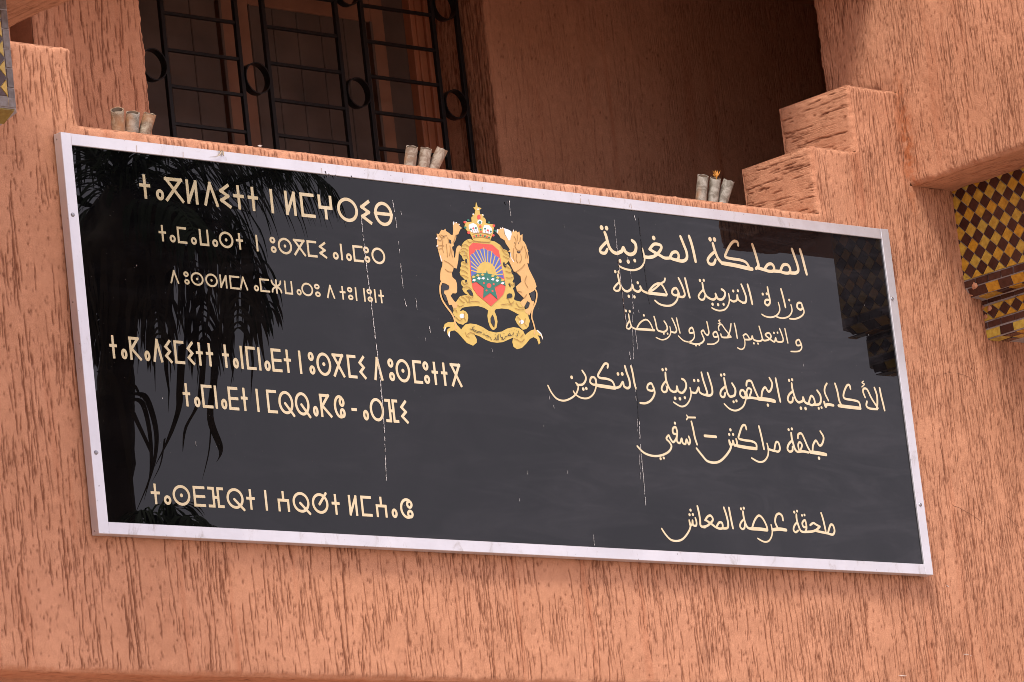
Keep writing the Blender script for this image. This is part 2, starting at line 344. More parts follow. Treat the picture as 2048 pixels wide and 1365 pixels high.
def plaster(name, parent, org, U, Vv, Nn, W, H, seed, cu=0.0023, cv=0.0064, edges='', holes=(), keep=None, ub=None, vb=None, amp=1.0, R=0.017, **kw):
    """patch org + u*U + v*Vv displaced along Nn. edges: which of l r b t are free, worn, rounded arrises"""
    org, U, Vv, Nn = (np.array(q, float) for q in (org, U, Vv, Nn))
    def grid(L, c, br):
        br = sorted(set([0.0, L] + list(br or [])))
        out = [0.0]
        for a, b in zip(br[:-1], br[1:]):
            out += list(np.linspace(a, b, max(1, int(round((b - a) / c))) + 1)[1:])
        return np.array(out)
    gu = grid(W, cu, ub); gv = grid(H, cv, vb)
    f = groove_field(W, H, seed, **kw)
    uu, vv = np.meshgrid(gu, gv)
    h, mk = sample(f, uu, vv); h = h * amp
    su = uu.copy(); sv = vv.copy(); nn = np.zeros_like(uu)
    segs = []                                              # (axis, position, sign outward, lo, hi)
    if 'l' in edges: segs.append(('u', 0.0, -1, -1, H + 1))
    if 'r' in edges: segs.append(('u', W, 1, -1, H + 1))
    if 'b' in edges: segs.append(('v', 0.0, -1, -1, W + 1))
    if 't' in edges: segs.append(('v', H, 1, -1, W + 1))
    segs += list(kw_segs.get(name, []))
    fade = np.ones_like(uu)
    for ax, pos, sg, lo, hi in segs:
        a, b = (uu, vv) if ax == 'u' else (vv, uu)
        e_ = (pos - a) * sg
        inr = (e_ >= -1e-6) & (e_ < R * 1.5) & (b >= lo - 1e-6) & (b <= hi + 1e-6)
        th = np.clip(1 - e_ / R, 0, 1) * (math.pi / 4)
        org_s = org + 0
        along = (org_s @ (Vv if ax == 'u' else U)) + b
        wv = wob(along) * np.clip(1 - e_ / (R * 1.5), 0, 1)
        newe = np.where(e_ < R, R * (1 - np.sin(th)), e_) + wv
        if ax == 'u': su = np.where(inr, pos - sg * newe, su)
        else: sv = np.where(inr, pos - sg * newe, sv)
        nn = np.where(inr, nn - R * (1 - np.cos(th)) - wv, nn)
        fade = np.where(inr, np.minimum(fade, np.clip(e_ / R, 0, 1)), fade)
    P = org + su[..., None] * U + sv[..., None] * Vv + (nn + h * fade)[..., None] * Nn
    ny, nx = uu.shape
    idx = np.arange(ny * nx).reshape(ny, nx)
    q = np.stack([idx[:-1, :-1], idx[:-1, 1:], idx[1:, 1:], idx[1:, :-1]], -1)
    cu_ = (gu[:-1] + gu[1:]) / 2; cv_ = (gv[:-1] + gv[1:]) / 2
    cU, cV = np.meshgrid(cu_, cv_)
    ok = np.ones_like(cU, bool)
    if keep is not None: ok &= keep(cU, cV)
    for (a, b, c, d) in holes: ok &= ~((cU > a) & (cU < b) & (cV > c) & (cV < d))
    q = q[ok]
    if np.dot(np.cross(U, Vv), Nn) < 0: q = q[:, ::-1]
    used = np.unique(q); remap = np.full(ny * nx, -1); remap[used] = np.arange(len(used))
    me = big_mesh(name, P.reshape(-1, 3)[used], remap[q])
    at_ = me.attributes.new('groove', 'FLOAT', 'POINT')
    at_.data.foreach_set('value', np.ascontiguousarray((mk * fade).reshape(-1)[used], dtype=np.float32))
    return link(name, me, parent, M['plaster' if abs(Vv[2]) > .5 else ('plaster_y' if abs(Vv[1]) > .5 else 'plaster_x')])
kw_segs = {}

# ------------------------------------------------------------------ ground and building
FY = 0.040                                                # plane of the facade; the sign's face is y = 0
b_ = MB(); b_.add([(-400, -400, -4.28), (400, -400, -4.28), (400, 400, -4.28), (-400, 400, -4.28)], [(0, 1, 2, 3)])
tag(b_.build('ground', M['ground'], normals=False), kind='structure')

bld = tag(empty('building', (1.7, 1.2, -4.28)), 'salmon plastered building with stepped parapet, balcony recess and tiled corbels', 'building')
PX = M['plaster']
xs = [-0.450, 0.106, 3.300, 3.528, 3.784]; zt = [1.722, 1.482, 1.246, 1.484, 1.722, 1.381]
FX0, FZ0 = -0.75, -0.400
def ztop(x): return np.select([x < xs[0], x < xs[1], x < xs[2], x < xs[3], x < xs[4]], zt[:5], zt[5])
sg = []
lo = -9.0
for x, z in zip(xs, zt): sg.append(('v', z - FZ0, 1, lo - FX0, x - FX0)); lo = x
sg += [('u', xs[0] - FX0, 1, zt[1] - FZ0, zt[0] - FZ0), ('u', xs[1] - FX0, 1, zt[2] - FZ0, zt[1] - FZ0),
       ('u', xs[2] - FX0, -1, zt[2] - FZ0, zt[3] - FZ0), ('u', xs[3] - FX0, -1, zt[3] - FZ0, zt[4] - FZ0), ('v', 0.0, -1, -9, 99)]
kw_segs['facade'] = sg
plaster('facade', bld, (FX0, FY, FZ0), (1, 0, 0), (0, 0, 1), (0, -1, 0), 5.3, 2.122, 11,
        ub=[x - FX0 for x in xs] + [0.06 - FX0, 3.54 - FX0], vb=[z - FZ0 for z in zt] + [0.06 - FZ0, 1.13 - FZ0],
        keep=lambda u, v: (v + FZ0) < ztop(u + FX0), holes=[(0.06 - FX0, 3.54 - FX0, 0.06 - FZ0, 1.13 - FZ0)],
        dens=1000, width=0.0023, depth=0.0050, dens_fn=lambda u: 0.10 * u - 0.28, wid_fn=lambda u: 1.30 - 0.07 * u, pit=2600)
b_ = MB(); b_.add([(0.05, FY + .008, 0.05), (3.55, FY + .008, 0.05), (3.55, FY + .008, 1.14), (0.05, FY + .008, 1.14)], [(0, 1, 2, 3)])
b_.build('wall_behind_panel', PX, bld)
b_ = MB()
for (x0, x1, z) in ((-0.72, xs[0] - .004, zt[0]), (xs[0], xs[1] - .004, zt[1]), (xs[1], xs[2], zt[2]), (xs[2] + .004, xs[3], zt[3]), (xs[3] + .004, xs[4] + .02, zt[4])):
    b_.box(x0, x1, FY + .012, 0.37, FZ0 + 0.01, z - 0.003)
b_.build('parapet_core', PX, bld)
# left facing flanks of the two steps, trowelled front to back
plaster('step_flank', bld, (3.300, FY, 1.246), (0, 0, 1), (0, 1, 0), (-1, 0, 0), 0.238, 0.333, 21, cu=0.003, cv=0.006, edges='brt', dens=620, width=0.0030, depth=0.0055, pit=1400)
plaster('step_flank', bld, (3.528, FY, 1.484), (0, 0, 1), (0, 1, 0), (-1, 0, 0), 0.238, 0.333, 22, cu=0.003, cv=0.006, edges='brt', dens=620, width=0.0030, depth=0.0055, pit=1400)
# projecting bay at the right
plaster('bay_flank', bld, (3.784, 0.38, 1.38), (0, -1, 0), (0, 0, 1), (-1, 0, 0), 1.33, 1.05, 23, edges='lbr', holes=[(-1, 0.335, -1, 0.338)], ub=[0.335], vb=[0.338],
        dens=1150, width=0.0021, depth=0.0046, pit=3200)
plaster('bay_soffit', bld, (3.784, FY, 1.38), (1, 0, 0), (0, -1, 0), (0, 0, -1), 0.26, 0.99, 24, cu=0.004, cv=0.008, edges='lt', dens=700, depth=0.0022)
b_ = MB(); b_.box(3.796, 5.4, -0.938, 0.37, 1.392, 2.43); b_.box(3.786, 5.4, -0.949, 0.378, 2.431, 4.6); b_.build('bay_core', PX, bld)
# projecting bay at the left: only its underside shows
plaster('bay_soffit', bld, (-0.665, FY, 1.38), (1, 0, 0), (0, -1, 0), (0, 0, -1), 0.257, 0.99, 25, cu=0.004, cv=0.008, edges='rt', dens=600, depth=0.0022)
b_ = MB(); b_.box(-2.0, -0.42, -0.938, 0.37, 1.392, 1.95); b_.build('bay_core', PX, bld)  # unseen top cut low so the sun passes over to the wall
b_ = MB(); b_.box(-2.0, -0.76, 0.041, 0.36, -0.40, 1.392); b_.build('wall_end', PX, bld)
b_ = MB(); b_.box(4.56, 5.4, 0.041, 0.36, -0.40, 1.392); b_.build('wall_end', PX, bld)
# underside of the facade
plaster('facade_soffit', bld, (FX0, FY, FZ0), (0, 1, 0), (1, 0, 0), (0, 0, -1), 0.30, 3.0, 26, cu=0.004, cv=0.009, edges='l', dens=420, depth=0.002)
b_ = MB(); b_.box(-2.0, 5.4, 0.34, 2.6, FZ0 + .004, FZ0 + 0.2); b_.build('balcony_slab', PX, bld)
b_ = MB(); b_.box(-6.0, 9.0, 0.16, 0.40, -4.3, FZ0 + .002); b_.build('ground_floor_wall', PX, bld)  # set forward, out of view, to darken the underside of the facade
# pillar standing in the recess
plaster('pillar', bld, (0.385, 0.55, 1.0), (1, 0, 0), (0, 0, 1), (0, -1, 0), 0.452, 1.3, 27, edges='lr', dens=620, width=0.0028, depth=0.005)
b_ = MB(); b_.box(0.392, 0.830, 0.562, 1.34, -0.2, 2.74); b_.build('pillar_core', PX, bld)
b_ = MB(); b_.box(-1.98, 0.160, 0.385, 1.33, -0.2, 2.54); b_.build('shade_block', PX, bld)  # unseen block added to keep light off the pillar's left side
# recess
plaster('recess_wall', bld, (3.13, 1.35, 1.2), (1, 0, 0), (0, 0, 1), (0, -1, 0), 1.75, 1.35, 28, cu=0.0042, cv=0.009, edges='l', dens=420, width=0.0026, depth=0.0016, pit=900)
plaster('window_reveal', bld, (3.13, 1.72, 1.2), (0, -1, 0), (0, 0, 1), (-1, 0, 0), 0.37, 1.35, 29, cu=0.0036, cv=0.008, edges='r', dens=1500, width=0.0036, depth=0.003)
b_ = MB()
b_.box(3.14, 5.4, 1.362, 1.8, -0.2, 2.74); b_.box(-2.0, 0.96, 1.352, 1.8, -0.2, 2.74)
b_.box(0.96, 3.14, 1.353, 1.8, 2.56, 2.742); b_.box(0.96, 3.14, 1.353, 1.8, -0.2, 0.72)
b_.build('recess_core', PX, bld)
for k_ in range(9):
    b_ = MB(); b_.box(0.30 + .075 * k_, 0.372 + .075 * k_, 1.325 + .004 * (k_ % 2), 1.348, 0.1, 2.5, .003); b_.build('shade_board', M['shutter'], bld)  # dark boards added to stand for the shade beside the pillar
b_ = MB(); b_.box(-2.0, 5.4, 0.375, 1.85, 2.53, 2.75); b_.build('recess_ceiling', PX, bld)
b_ = MB(); b_.box(-0.42, 1.0, 0.045, 0.374, 2.0, 4.6); b_.build('upper_wall', PX, bld)  # unseen lower edge set low to shade the pillar
b_ = MB(); b_.box(1.0, 3.79, 0.045, 0.374, 2.21, 4.6); b_.build('upper_wall', PX, bld)  # this and the ceiling set low, out of view, to darken the recess
b_ = MB(); b_.box(-2.2, -2.0, -0.93, 2.6, -0.4, 4.6); b_.box(5.4, 5.6, -0.93, 2.6, -0.4, 4.6); b_.box(-2.2, 5.6, 1.85, 2.6, -0.2, 4.6); b_.build('side_wall', PX, bld)

# ---- glazed tiles
def tile_mat(name, c0, c1):
    m, nt, b = new_mat(name)
    oi = nt.nodes.new('ShaderNodeObjectInfo')
    r = ramp(nt, oi.outputs['Random'], 0.0, 1.0, c0 + (1,), c1 + (1,))
    n = N(nt, 'ShaderNodeTexNoise', Scale=55.0, Detail=6.0, Roughness=0.6); nt.links.new(coords(nt).outputs[0], n.inputs['Vector'])
    sp = ramp(nt, n.outputs[0], 0.3, 0.72, (0.62, 0.5, 0.4, 1), (1.1, 1.1, 1.1, 1))
    c = mixc(nt, 1.0, r.outputs[0], sp.outputs[0], 'MULTIPLY')
    nt.links.new(c, b.inputs['Base Color']); b.inputs['Roughness'].default_value = 0.16
    n2 = N(nt, 'ShaderNodeTexNoise', Scale=30.0); nt.links.new(coords(nt).outputs[0], n2.inputs['Vector'])
    bp = nt.nodes.new('ShaderNodeBump'); bp.inputs['Strength'].default_value = 0.3; bp.inputs['Distance'].default_value = 0.002
    nt.links.new(n2.outputs[0], bp.inputs['Height']); nt.links.new(bp.outputs[0], b.inputs['Normal'])
    return m
M['tile_y'] = tile_mat('yellow_glaze', (0.58, 0.30, 0.026), (0.54, 0.41, 0.08))
M['tile_d'] = tile_mat('dark_brown_glaze', (0.045, 0.015, 0.012), (0.075, 0.030, 0.022))
M['tile_g'] = tile_mat('grey_glaze', (0.14, 0.115, 0.105), (0.24, 0.21, 0.20))
M['tile_o'] = tile_mat('olive_glaze', (0.20, 0.15, 0.03), (0.26, 0.19, 0.04))
M['grout'] = simple('grey_grout', (0.30, 0.255, 0.24), 0.85, 0, 0.2, 60)
trng = random.Random(5)
def clip(poly, lo_, hi_, ax):
    for val, sgn in ((lo_, 1), (hi_, -1)):
        out = []
        for i in range(len(poly)):
            p, q = poly[i - 1], poly[i]
            a, b = (p[ax] - val) * sgn, (q[ax] - val) * sgn
            if (a >= 0) != (b >= 0):
                t = a / (a - b); out.append((p[0] + (q[0] - p[0]) * t, p[1] + (q[1] - p[1]) * t))
            if b >= 0: out.append(q)
        poly = out
        if len(poly) < 3: return []
    return poly
def inset(poly, d):
    n = len(poly); A = sum(poly[i - 1][0] * poly[i][1] - poly[i][0] * poly[i - 1][1] for i in range(n))
    s = 1 if A > 0 else -1; L = []
    for i in range(n):
        p, q = poly[i], poly[(i + 1) % n]; dx, dy = q[0] - p[0], q[1] - p[1]; l = math.hypot(dx, dy)
        if l < 1e-5: continue
        nx, ny = -dy / l * s, dx / l * s; L.append(((p[0] + nx * d, p[1] + ny * d), (dx / l, dy / l)))
    out = []
    for i in range(len(L)):
        (p, r), (q, t) = L[i - 1], L[i]; c = r[0] * t[1] - r[1] * t[0]
        if abs(c) < 1e-3: out.append(q); continue
        k = ((q[0] - p[0]) * t[1] - (q[1] - p[1]) * t[0]) / c; out.append((p[0] + r[0] * k, p[1] + r[1] * k))
    A2 = sum(out[i - 1][0] * out[i][1] - out[i][0] * out[i - 1][1] for i in range(len(out)))
    return out if A2 * s > 2.5e-5 else []
def tile(parent, poly, mat, org, eu, ev, nn, g=0.0012, th=0.0032):
    poly = inset([(x + trng.gauss(0, .0003), y + trng.gauss(0, .0003)) for x, y in poly], g)
    if len(poly) < 3: return
    org, eu, ev, nn = Vector(org), Vector(eu), Vector(ev), Vector(nn)
    ta, tb, h0 = trng.gauss(0, 0.02), trng.gauss(0, 0.02), trng.gauss(0, .0003)
    cx = sum(p[0] for p in poly) / len(poly); cy = sum(p[1] for p in poly) / len(poly)
    top = inset(poly, 0.0006) or poly
    if len(top) != len(poly): top = poly
    n = len(poly); vs = []
    for p in poly: vs.append(org + eu * p[0] + ev * p[1])
    for p in poly: vs.append(org + eu * p[0] + ev * p[1] + nn * (th - .0007))
    for p in top: vs.append(org + eu * p[0] + ev * p[1] + nn * (th + h0 + ta * (p[0] - cx) + tb * (p[1] - cy)))
    fs = [tuple(range(2 * n, 3 * n))]
    for i in range(n):
        j = (i + 1) % n; fs.append((i, j, n + j, n + i)); fs.append((n + i, n + j, 2 * n + j, 2 * n + i))
    mb = MB(); mb.add(vs, fs); return mb.build('tile', mat, parent)
def diamonds(parent, y0, zc, dy, dz, ylo, yhi, zlo, zhi, org, eu, ev, nn, first_dark=True):
    k0 = int((ylo - y0) / (dy / 2)) - 2; k1 = int((yhi - y0) / (dy / 2)) + 2
    for k in range(k0, k1 + 1):
        yc = y0 + k * dy / 2; dark = (k % 2 == 0)
        j0 = int((zlo - zc) / dz) - 2; j1 = int((zhi - zc) / dz) + 2
        for j in range(j0, j1 + 1):
            z = zc + j * dz + (0 if dark else dz / 2)
            p = [(yc - dy / 2, z), (yc, z - dz / 2), (yc + dy / 2, z), (yc, z + dz / 2)]
            p = clip(clip(p, ylo, yhi, 0), zlo, zhi, 1) if p else []
            if len(p) >= 3: tile(parent, p, M['tile_d'] if dark else M['tile_y'], org, eu, ev, nn)
def row(parent, cuts, z0, z1, mats, org, eu, ev, nn, slant=0.0):
    for i in range(len(cuts) - 1):                       # mats run from the wall outwards
        a, b = cuts[i], cuts[i + 1]
        tile(parent, [(a, z0), (b, z0), (b + slant, z1), (a + slant, z1)], mats[(len(cuts) - 2 - i) % len(mats)], org, eu, ev, nn)
def corbel(sx, xo, yo, full):
    """tiled two tier bracket; sx = +1: its flank faces -X (right hand one), -1: mirror image"""
    X = lambda x: xo + (x - 4.003) * sx
    mb = MB(); ins = 0.0005
    prof = [(4.003, 1.385), (4.003, 1.029), (4.028, 1.000), (4.075, 0.998), (4.085, 0.990), (4.085, 0.890), (4.091, 0.857)]
    tiers = [(1.385, 1.029, 4.003, -0.64 + yo), (1.029, 1.000, None, None)]
    def ring(x, z, yf, r=0.0):                            # outline in plan, from facade flank to far end
        return [(X(x), FY + 0.02, z), (X(x), yf + 0.03, z), (X(x + 0.03), yf, z), (X(5.0), yf, z), (X(5.0), FY + 0.02, z)]
    yfs = [-0.64, -0.64, -0.585, -0.55, -0.61, -0.61, -0.55]
    rings = [ring(p[0], p[1], yf) for p, yf in zip(prof, yfs)]
    vs = [v for r in rings for v in r]; fs = []
    for i in range(len(rings) - 1):
        for j in range(4): fs.append((i * 5 + j, i * 5 + j + 1, (i + 1) * 5 + j + 1, (i + 1) * 5 + j))
    k = (len(rings) - 1) * 5; fs.append((k, k + 1, k + 2, k + 3, k + 4))
    mb.add(vs, fs); c = mb.build('tiled_corbel', M['grout'], bld)
    nn = (-sx, 0, 0); eu = (0, 1, 0); ev = (0, 0, 1); Y0 = FY + 0.002
    if full:
        o_ = (X(4.003) , 0, 0)
        diamonds(c, 0.005, 1.087, 0.053, 0.0555, -0.61, Y0, 1.0585, 1.384, o_, eu, ev, nn)
        cuts = [-0.605 + 0 * i for i in range(1)] + [-0.011 - 0.0585 * i for i in range(10, -1, -1)] + [Y0]
        row(c, cuts[1:], 1.0305, 1.0560, [M['tile_d']], o_, eu, ev, nn)
        # slanting row, then the narrow strip beneath
        s = Vector((0.025 * sx, 0, -0.029)); L = s.length; s.normalize(); n2 = Vector((-s.z * -1, 0, s.x)); n2 = Vector((s.z * 1.0 * (1 if sx > 0 else -1), 0, -abs(s.x)))
        n2 = Vector((-0.029 * sx, 0, -0.025)).normalized()
        cs = [-0.600] + [-0.051 - 0.0585 * i for i in range(9, -1, -1)] + [Y0 - .012]
        row(c, cs, 0.0005, L - .001, [M['tile_d'], M['tile_y']], (X(4.003), 0, 1.029), eu, tuple(s), tuple(n2), 0.010)
        row(c, [v - .02 for v in cs], 0.003, 0.045, [M['tile_y'], M['tile_d']], (X(4.028), 0, 0.9995), eu, (sx, 0, -0.04), (0, 0, -1))
        o_ = (X(4.085), 0, 0)
        cl = [-0.58] + [0.015 - 0.0605 * i for i in range(9, -1, -1)] + [Y0]
        row(c, cl, 0.9775, 0.997, [M['tile_d']], o_, eu, ev, nn)
        diamonds(c, -0.002, 0.9455, 0.0545, 0.0505, -0.58, Y0, 0.9195, 0.9715, o_, eu, ev, nn)
        cl = [-0.58] + [0.028 - 0.0610 * i for i in range(9, -1, -1)] + [Y0]
        row(c, cl, 0.893, 0.9165, [M['tile_d']], o_, eu, ev, nn)
        s = Vector((0.006 * sx, 0, -0.033)).normalized(); n3 = Vector((-0.033 * sx, 0, -0.006)).normalized()
        cb = [-0.57] + [-0.022 - 0.0610 * i for i in range(8, -1, -1)] + [Y0]
        row(c, cb, 0.0005, 0.031, [M['tile_y'], M['tile_d']], (X(4.085), 0, 0.890), eu, tuple(s), tuple(n3), 0.004)
        row(c, cb, 0.004, 0.050, [M['tile_y'], M['tile_d']], (X(4.091), 0, 0.857), eu, (sx, 0, 0), (0, 0, -1))
        row(c, cb, 0.052, 0.100, [M['tile_d'], M['tile_y']], (X(4.091), 0, 0.857), eu, (sx, 0, 0), (0, 0, -1))
    else:                                                  # front face of the left hand bracket: only its right border shows
        yf = -0.64; o_ = (X(4.033), yf, 0); eu = (-1, 0, 0) if sx < 0 else (1, 0, 0); nn = (0, -1, 0)
        diamonds(c, 0.045, 1.115, 0.052, 0.0555, 0.021, 0.33, 1.062, 1.38, o_, eu, ev, nn)
        z = 1.032
        while z < 1.375:
            tile(c, [(-0.004, z), (0.020, z), (0.020, min(z + .0545, 1.378)), (-0.004, min(z + .0545, 1.378))], M['tile_g'], o_, eu, ev, nn); z += 0.0562
        row(c, [-0.004 + 0.06 * i for i in range(7)], 1.0305, 1.0600, [M['tile_g']], o_, eu, ev, nn)
        s = Vector((0, 0.055, -0.029)); L = s.length; s.normalize(); n2 = Vector((0, -0.029, -0.055)).normalized()
        row(c, [0.0 + 0.06 * i for i in range(7)], 0.001, L - .002, [M['tile_o']], (X(4.033), yf, 1.029), eu, tuple(s), tuple(n2))
        e2 = Vector((-sx * -1 * 0.7071, 0.7071, 0)); 
    return c
corbel(1, 4.003, 0, True)
corbel(-1, -0.655, 0, False)
# smears of plaster over the tile edge
def blob(name, parent, mat, c, r, seed, nrm=(-1, 0, 0), flat=0.35):
    rg = random.Random(seed); vs = []; fs = []; n = 12; nn = Vector(nrm); a = nn.orthogonal().normalized(); b = nn.cross(a)
    C_ = Vector(c); vs.append(C_ + nn * r * flat)
    for k, (f, hh) in enumerate(((0.55, 0.8), (1.0, 0.0))):
        for i in range(n):
            t = i / n * 2 * math.pi; q = r * f * rg.uniform(0.7, 1.2)
            vs.append(C_ + a * math.cos(t) * q + b * math.sin(t) * q + nn * (r * flat * hh))
    for i in range(n):
        j = (i + 1) % n; fs += [(0, 1 + i, 1 + j), (1 + i, 1 + n + i, 1 + n + j, 1 + j)]
    mb = MB(); mb.add(vs, fs); return mb.build(name, mat, parent, smooth=True)
for (px_, py_, xx, r) in ((1950, 572, 3.999, 0.014), (1941, 588, 4.02, 0.012), (1979, 617, 4.081, 0.011), (1971, 634, 4.081, 0.009), (1945, 596, 4.04, 0.011), (1966, 615, 4.081, 0.008)):
    blob('plaster_smear', bld, PX, at(px_, py_, 0, xx), r, int(px_))

# ---- window with shutters
win = tag(empty('window', (2.05, 1.67, 0.72)), None); win.parent = bld; win.location = Vector((2.05, 1.67, 0.72)) - bld.location
b_ = MB()
for (x0, x1, z0, z1) in ((3.040, 3.128, 0.72, 2.56), (0.962, 1.04, 0.72, 2.56), (1.04, 3.04, 2.47, 2.559), (1.04, 3.04, 0.721, 0.80)):
    b_.box(x0, x1, 1.640, 1.73, z0, z1, 0.004)
b_.build('window_frame', M['window_frame'], win)
b_ = MB(); b_.box(3.058, 3.066, 1.632, 1.641, 0.8, 2.47, 0.002); b_.box(3.095, 3.126, 1.622, 1.641, 0.73, 2.55, 0.004); b_.build('frame_bead', M['window_frame'], win)
def leaf(x0, x1, extra=False):
    b_ = MB(); st = 0.062
    b_.box(x0, x0 + st, 1.662, 1.70, 0.80, 2.47, 0.003); b_.box(x1 - st, x1, 1.662, 1.70, 0.80, 2.47, 0.003)
    b_.box(x0 + st, x1 - st, 1.663, 1.70, 2.325, 2.469, 0.003); b_.box(x0 + st, x1 - st, 1.663, 1.70, 0.801, 0.93, 0.003)
    b_.build('shutter_frame', M['shutter_rail'], win)
    b_ = MB(); b_.box(x0 + st, x0 + st + .006, 1.657, 1.663, 0.93, 2.325, 0.002); b_.build('shutter_bead', M['shutter'], win)
    b_ = MB(); b_.box(x1 - st - .012, x1 - st, 1.655, 1.663, 0.93, 2.325, 0.002); b_.build('shutter_bead', M['shutter'], win)
    x = x0 + st + .008; wd = 0.1135; n = max(1, int(round((x1 - st - .014 - x) / wd))); wd = (x1 - st - .014 - x) / n
    for i in range(n):
        b_ = MB(); b_.box(x + i * wd + .0012, x + (i + 1) * wd - .0012, 1.672, 1.69, 0.92, 2.335, 0.003)
        b_.build('shutter_board', M['shutter'], win)
leaf(1.12, 2.213); leaf(2.217, 2.925)
b_ = MB(); b_.box(2.93, 3.04, 1.678, 1.70, 0.8, 2.47); b_.build('shutter_filler', M['shutter'], win)
b_ = MB(); b_.box(1.04, 1.115, 1.678, 1.70, 0.8, 2.47); b_.build('shutter_filler', M['shutter'], win)
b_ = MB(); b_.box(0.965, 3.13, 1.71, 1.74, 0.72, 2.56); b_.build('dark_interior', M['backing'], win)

# ---- iron grille
gr = tag(empty('iron_grille', (2.05, 1.48, 1.0)), None); gr.parent = bld; gr.location = Vector((2.05, 1.48, 1.0)) - bld.location
GX = [1.719, 2.054, 2.181, 2.523, 2.646, 2.990, 3.112]
hb = 0.0082
for x in [1.130, 1.257, 1.592] + GX:
    b_ = MB(); b_.box(x - hb, x + hb, 1.48 - hb, 1.48 + hb, 0.73, 2.555, 0.001); b_.build('upright', M['iron'], gr)
pairs = [(1.257, 1.592), (GX[0], GX[1]), (GX[2], GX[3]), (GX[4], GX[5])]
for (a, b) in pairs:
    for k in range(-7, 5):
        z = 2.050 + 0.1305 * k + trng.gauss(0, .0012)
        if z > 2.50: continue
        b_ = MB(); b_.box(a + hb - .001, b - hb + .001, 1.4745, 1.4855, z - .0062, z + .0062, 0.0015)
        ob = b_.build('rung', M['iron'], gr)
def ring_mesh(cx, cy, cz, ro, th, dep, n=40):
    vs, fs = [], []
    for i in range(n):
        t = i / n * 2 * math.pi; c, s = math.cos(t), math.sin(t)
        for (r, y) in ((ro, -dep), (ro, dep), (ro - th, dep), (ro - th, -dep)): vs.append((cx + r * c, cy + y, cz + r * s))
    for i in range(n):
        j = (i + 1) % n
        for k in range(4): l = (k + 1) % 4; fs.append((i * 4 + k, j * 4 + k, j * 4 + l, i * 4 + l))
    return vs, fs
for (a, b) in ((1.130, 1.257), (1.592, GX[0]), (GX[1], GX[2]), (GX[3], GX[4]), (GX[5], GX[6])):
    for k in (-2, -1, 0, 1):
        cz = 1.984 + 0.37 * k + trng.gauss(0, .002)
        vs, fs = ring_mesh((a + b) / 2, 1.48, cz, (b - a) / 2 - hb + .0015, 0.0042, 0.0145)
        b_ = MB(); b_.add(vs, fs); b_.build('ring', M['iron'], gr)
        b_ = MB()
        for x in (a + hb, b - hb): b_.box(x - .003, x + .003, 1.472, 1.488, cz - .006, cz + .006, 0.002)
        b_.build('weld', M['iron'], gr)

# ------------------------------------------------------------------ pieces of pipe on the parapet
def tube_mat(name, c, dirt):
    m, nt, b = new_mat(name)
    n = N(nt, 'ShaderNodeTexNoise', Scale=45.0, Detail=6.0, Roughness=0.65, Distortion=0.8); nt.links.new(coords(nt).outputs[0], n.inputs['Vector'])
    n2 = N(nt, 'ShaderNodeTexNoise', Scale=11.0, Detail=5.0); nt.links.new(coords(nt).outputs[0], n2.inputs['Vector'])
    r = ramp(nt, n.outputs[0], 0.42, 0.62, dirt + (1,), c + (1,)); r2 = ramp(nt, n2.outputs[0], 0.5, 0.72)
    c2 = mixc(nt, r2.outputs[0], r.outputs[0], (0.30, 0.13, 0.045, 1))
    nt.links.new(c2, b.inputs['Base Color']); b.inputs['Roughness'].default_value = 0.7
    return m
TM = [tube_mat('weathered_grey_pipe', (0.31, 0.275, 0.225), (0.13, 0.105, 0.075)), tube_mat('rust_stained_pipe', (0.33, 0.27, 0.19), (0.15, 0.09, 0.05)), tube_mat('pale_pipe', (0.33, 0.265, 0.20), (0.17, 0.11, 0.07))]
M['pipe_in'] = simple('dark_pipe_bore', (0.10, 0.065, 0.04), 0.9)  # bore darker than the pipe wall
TY = 0.13
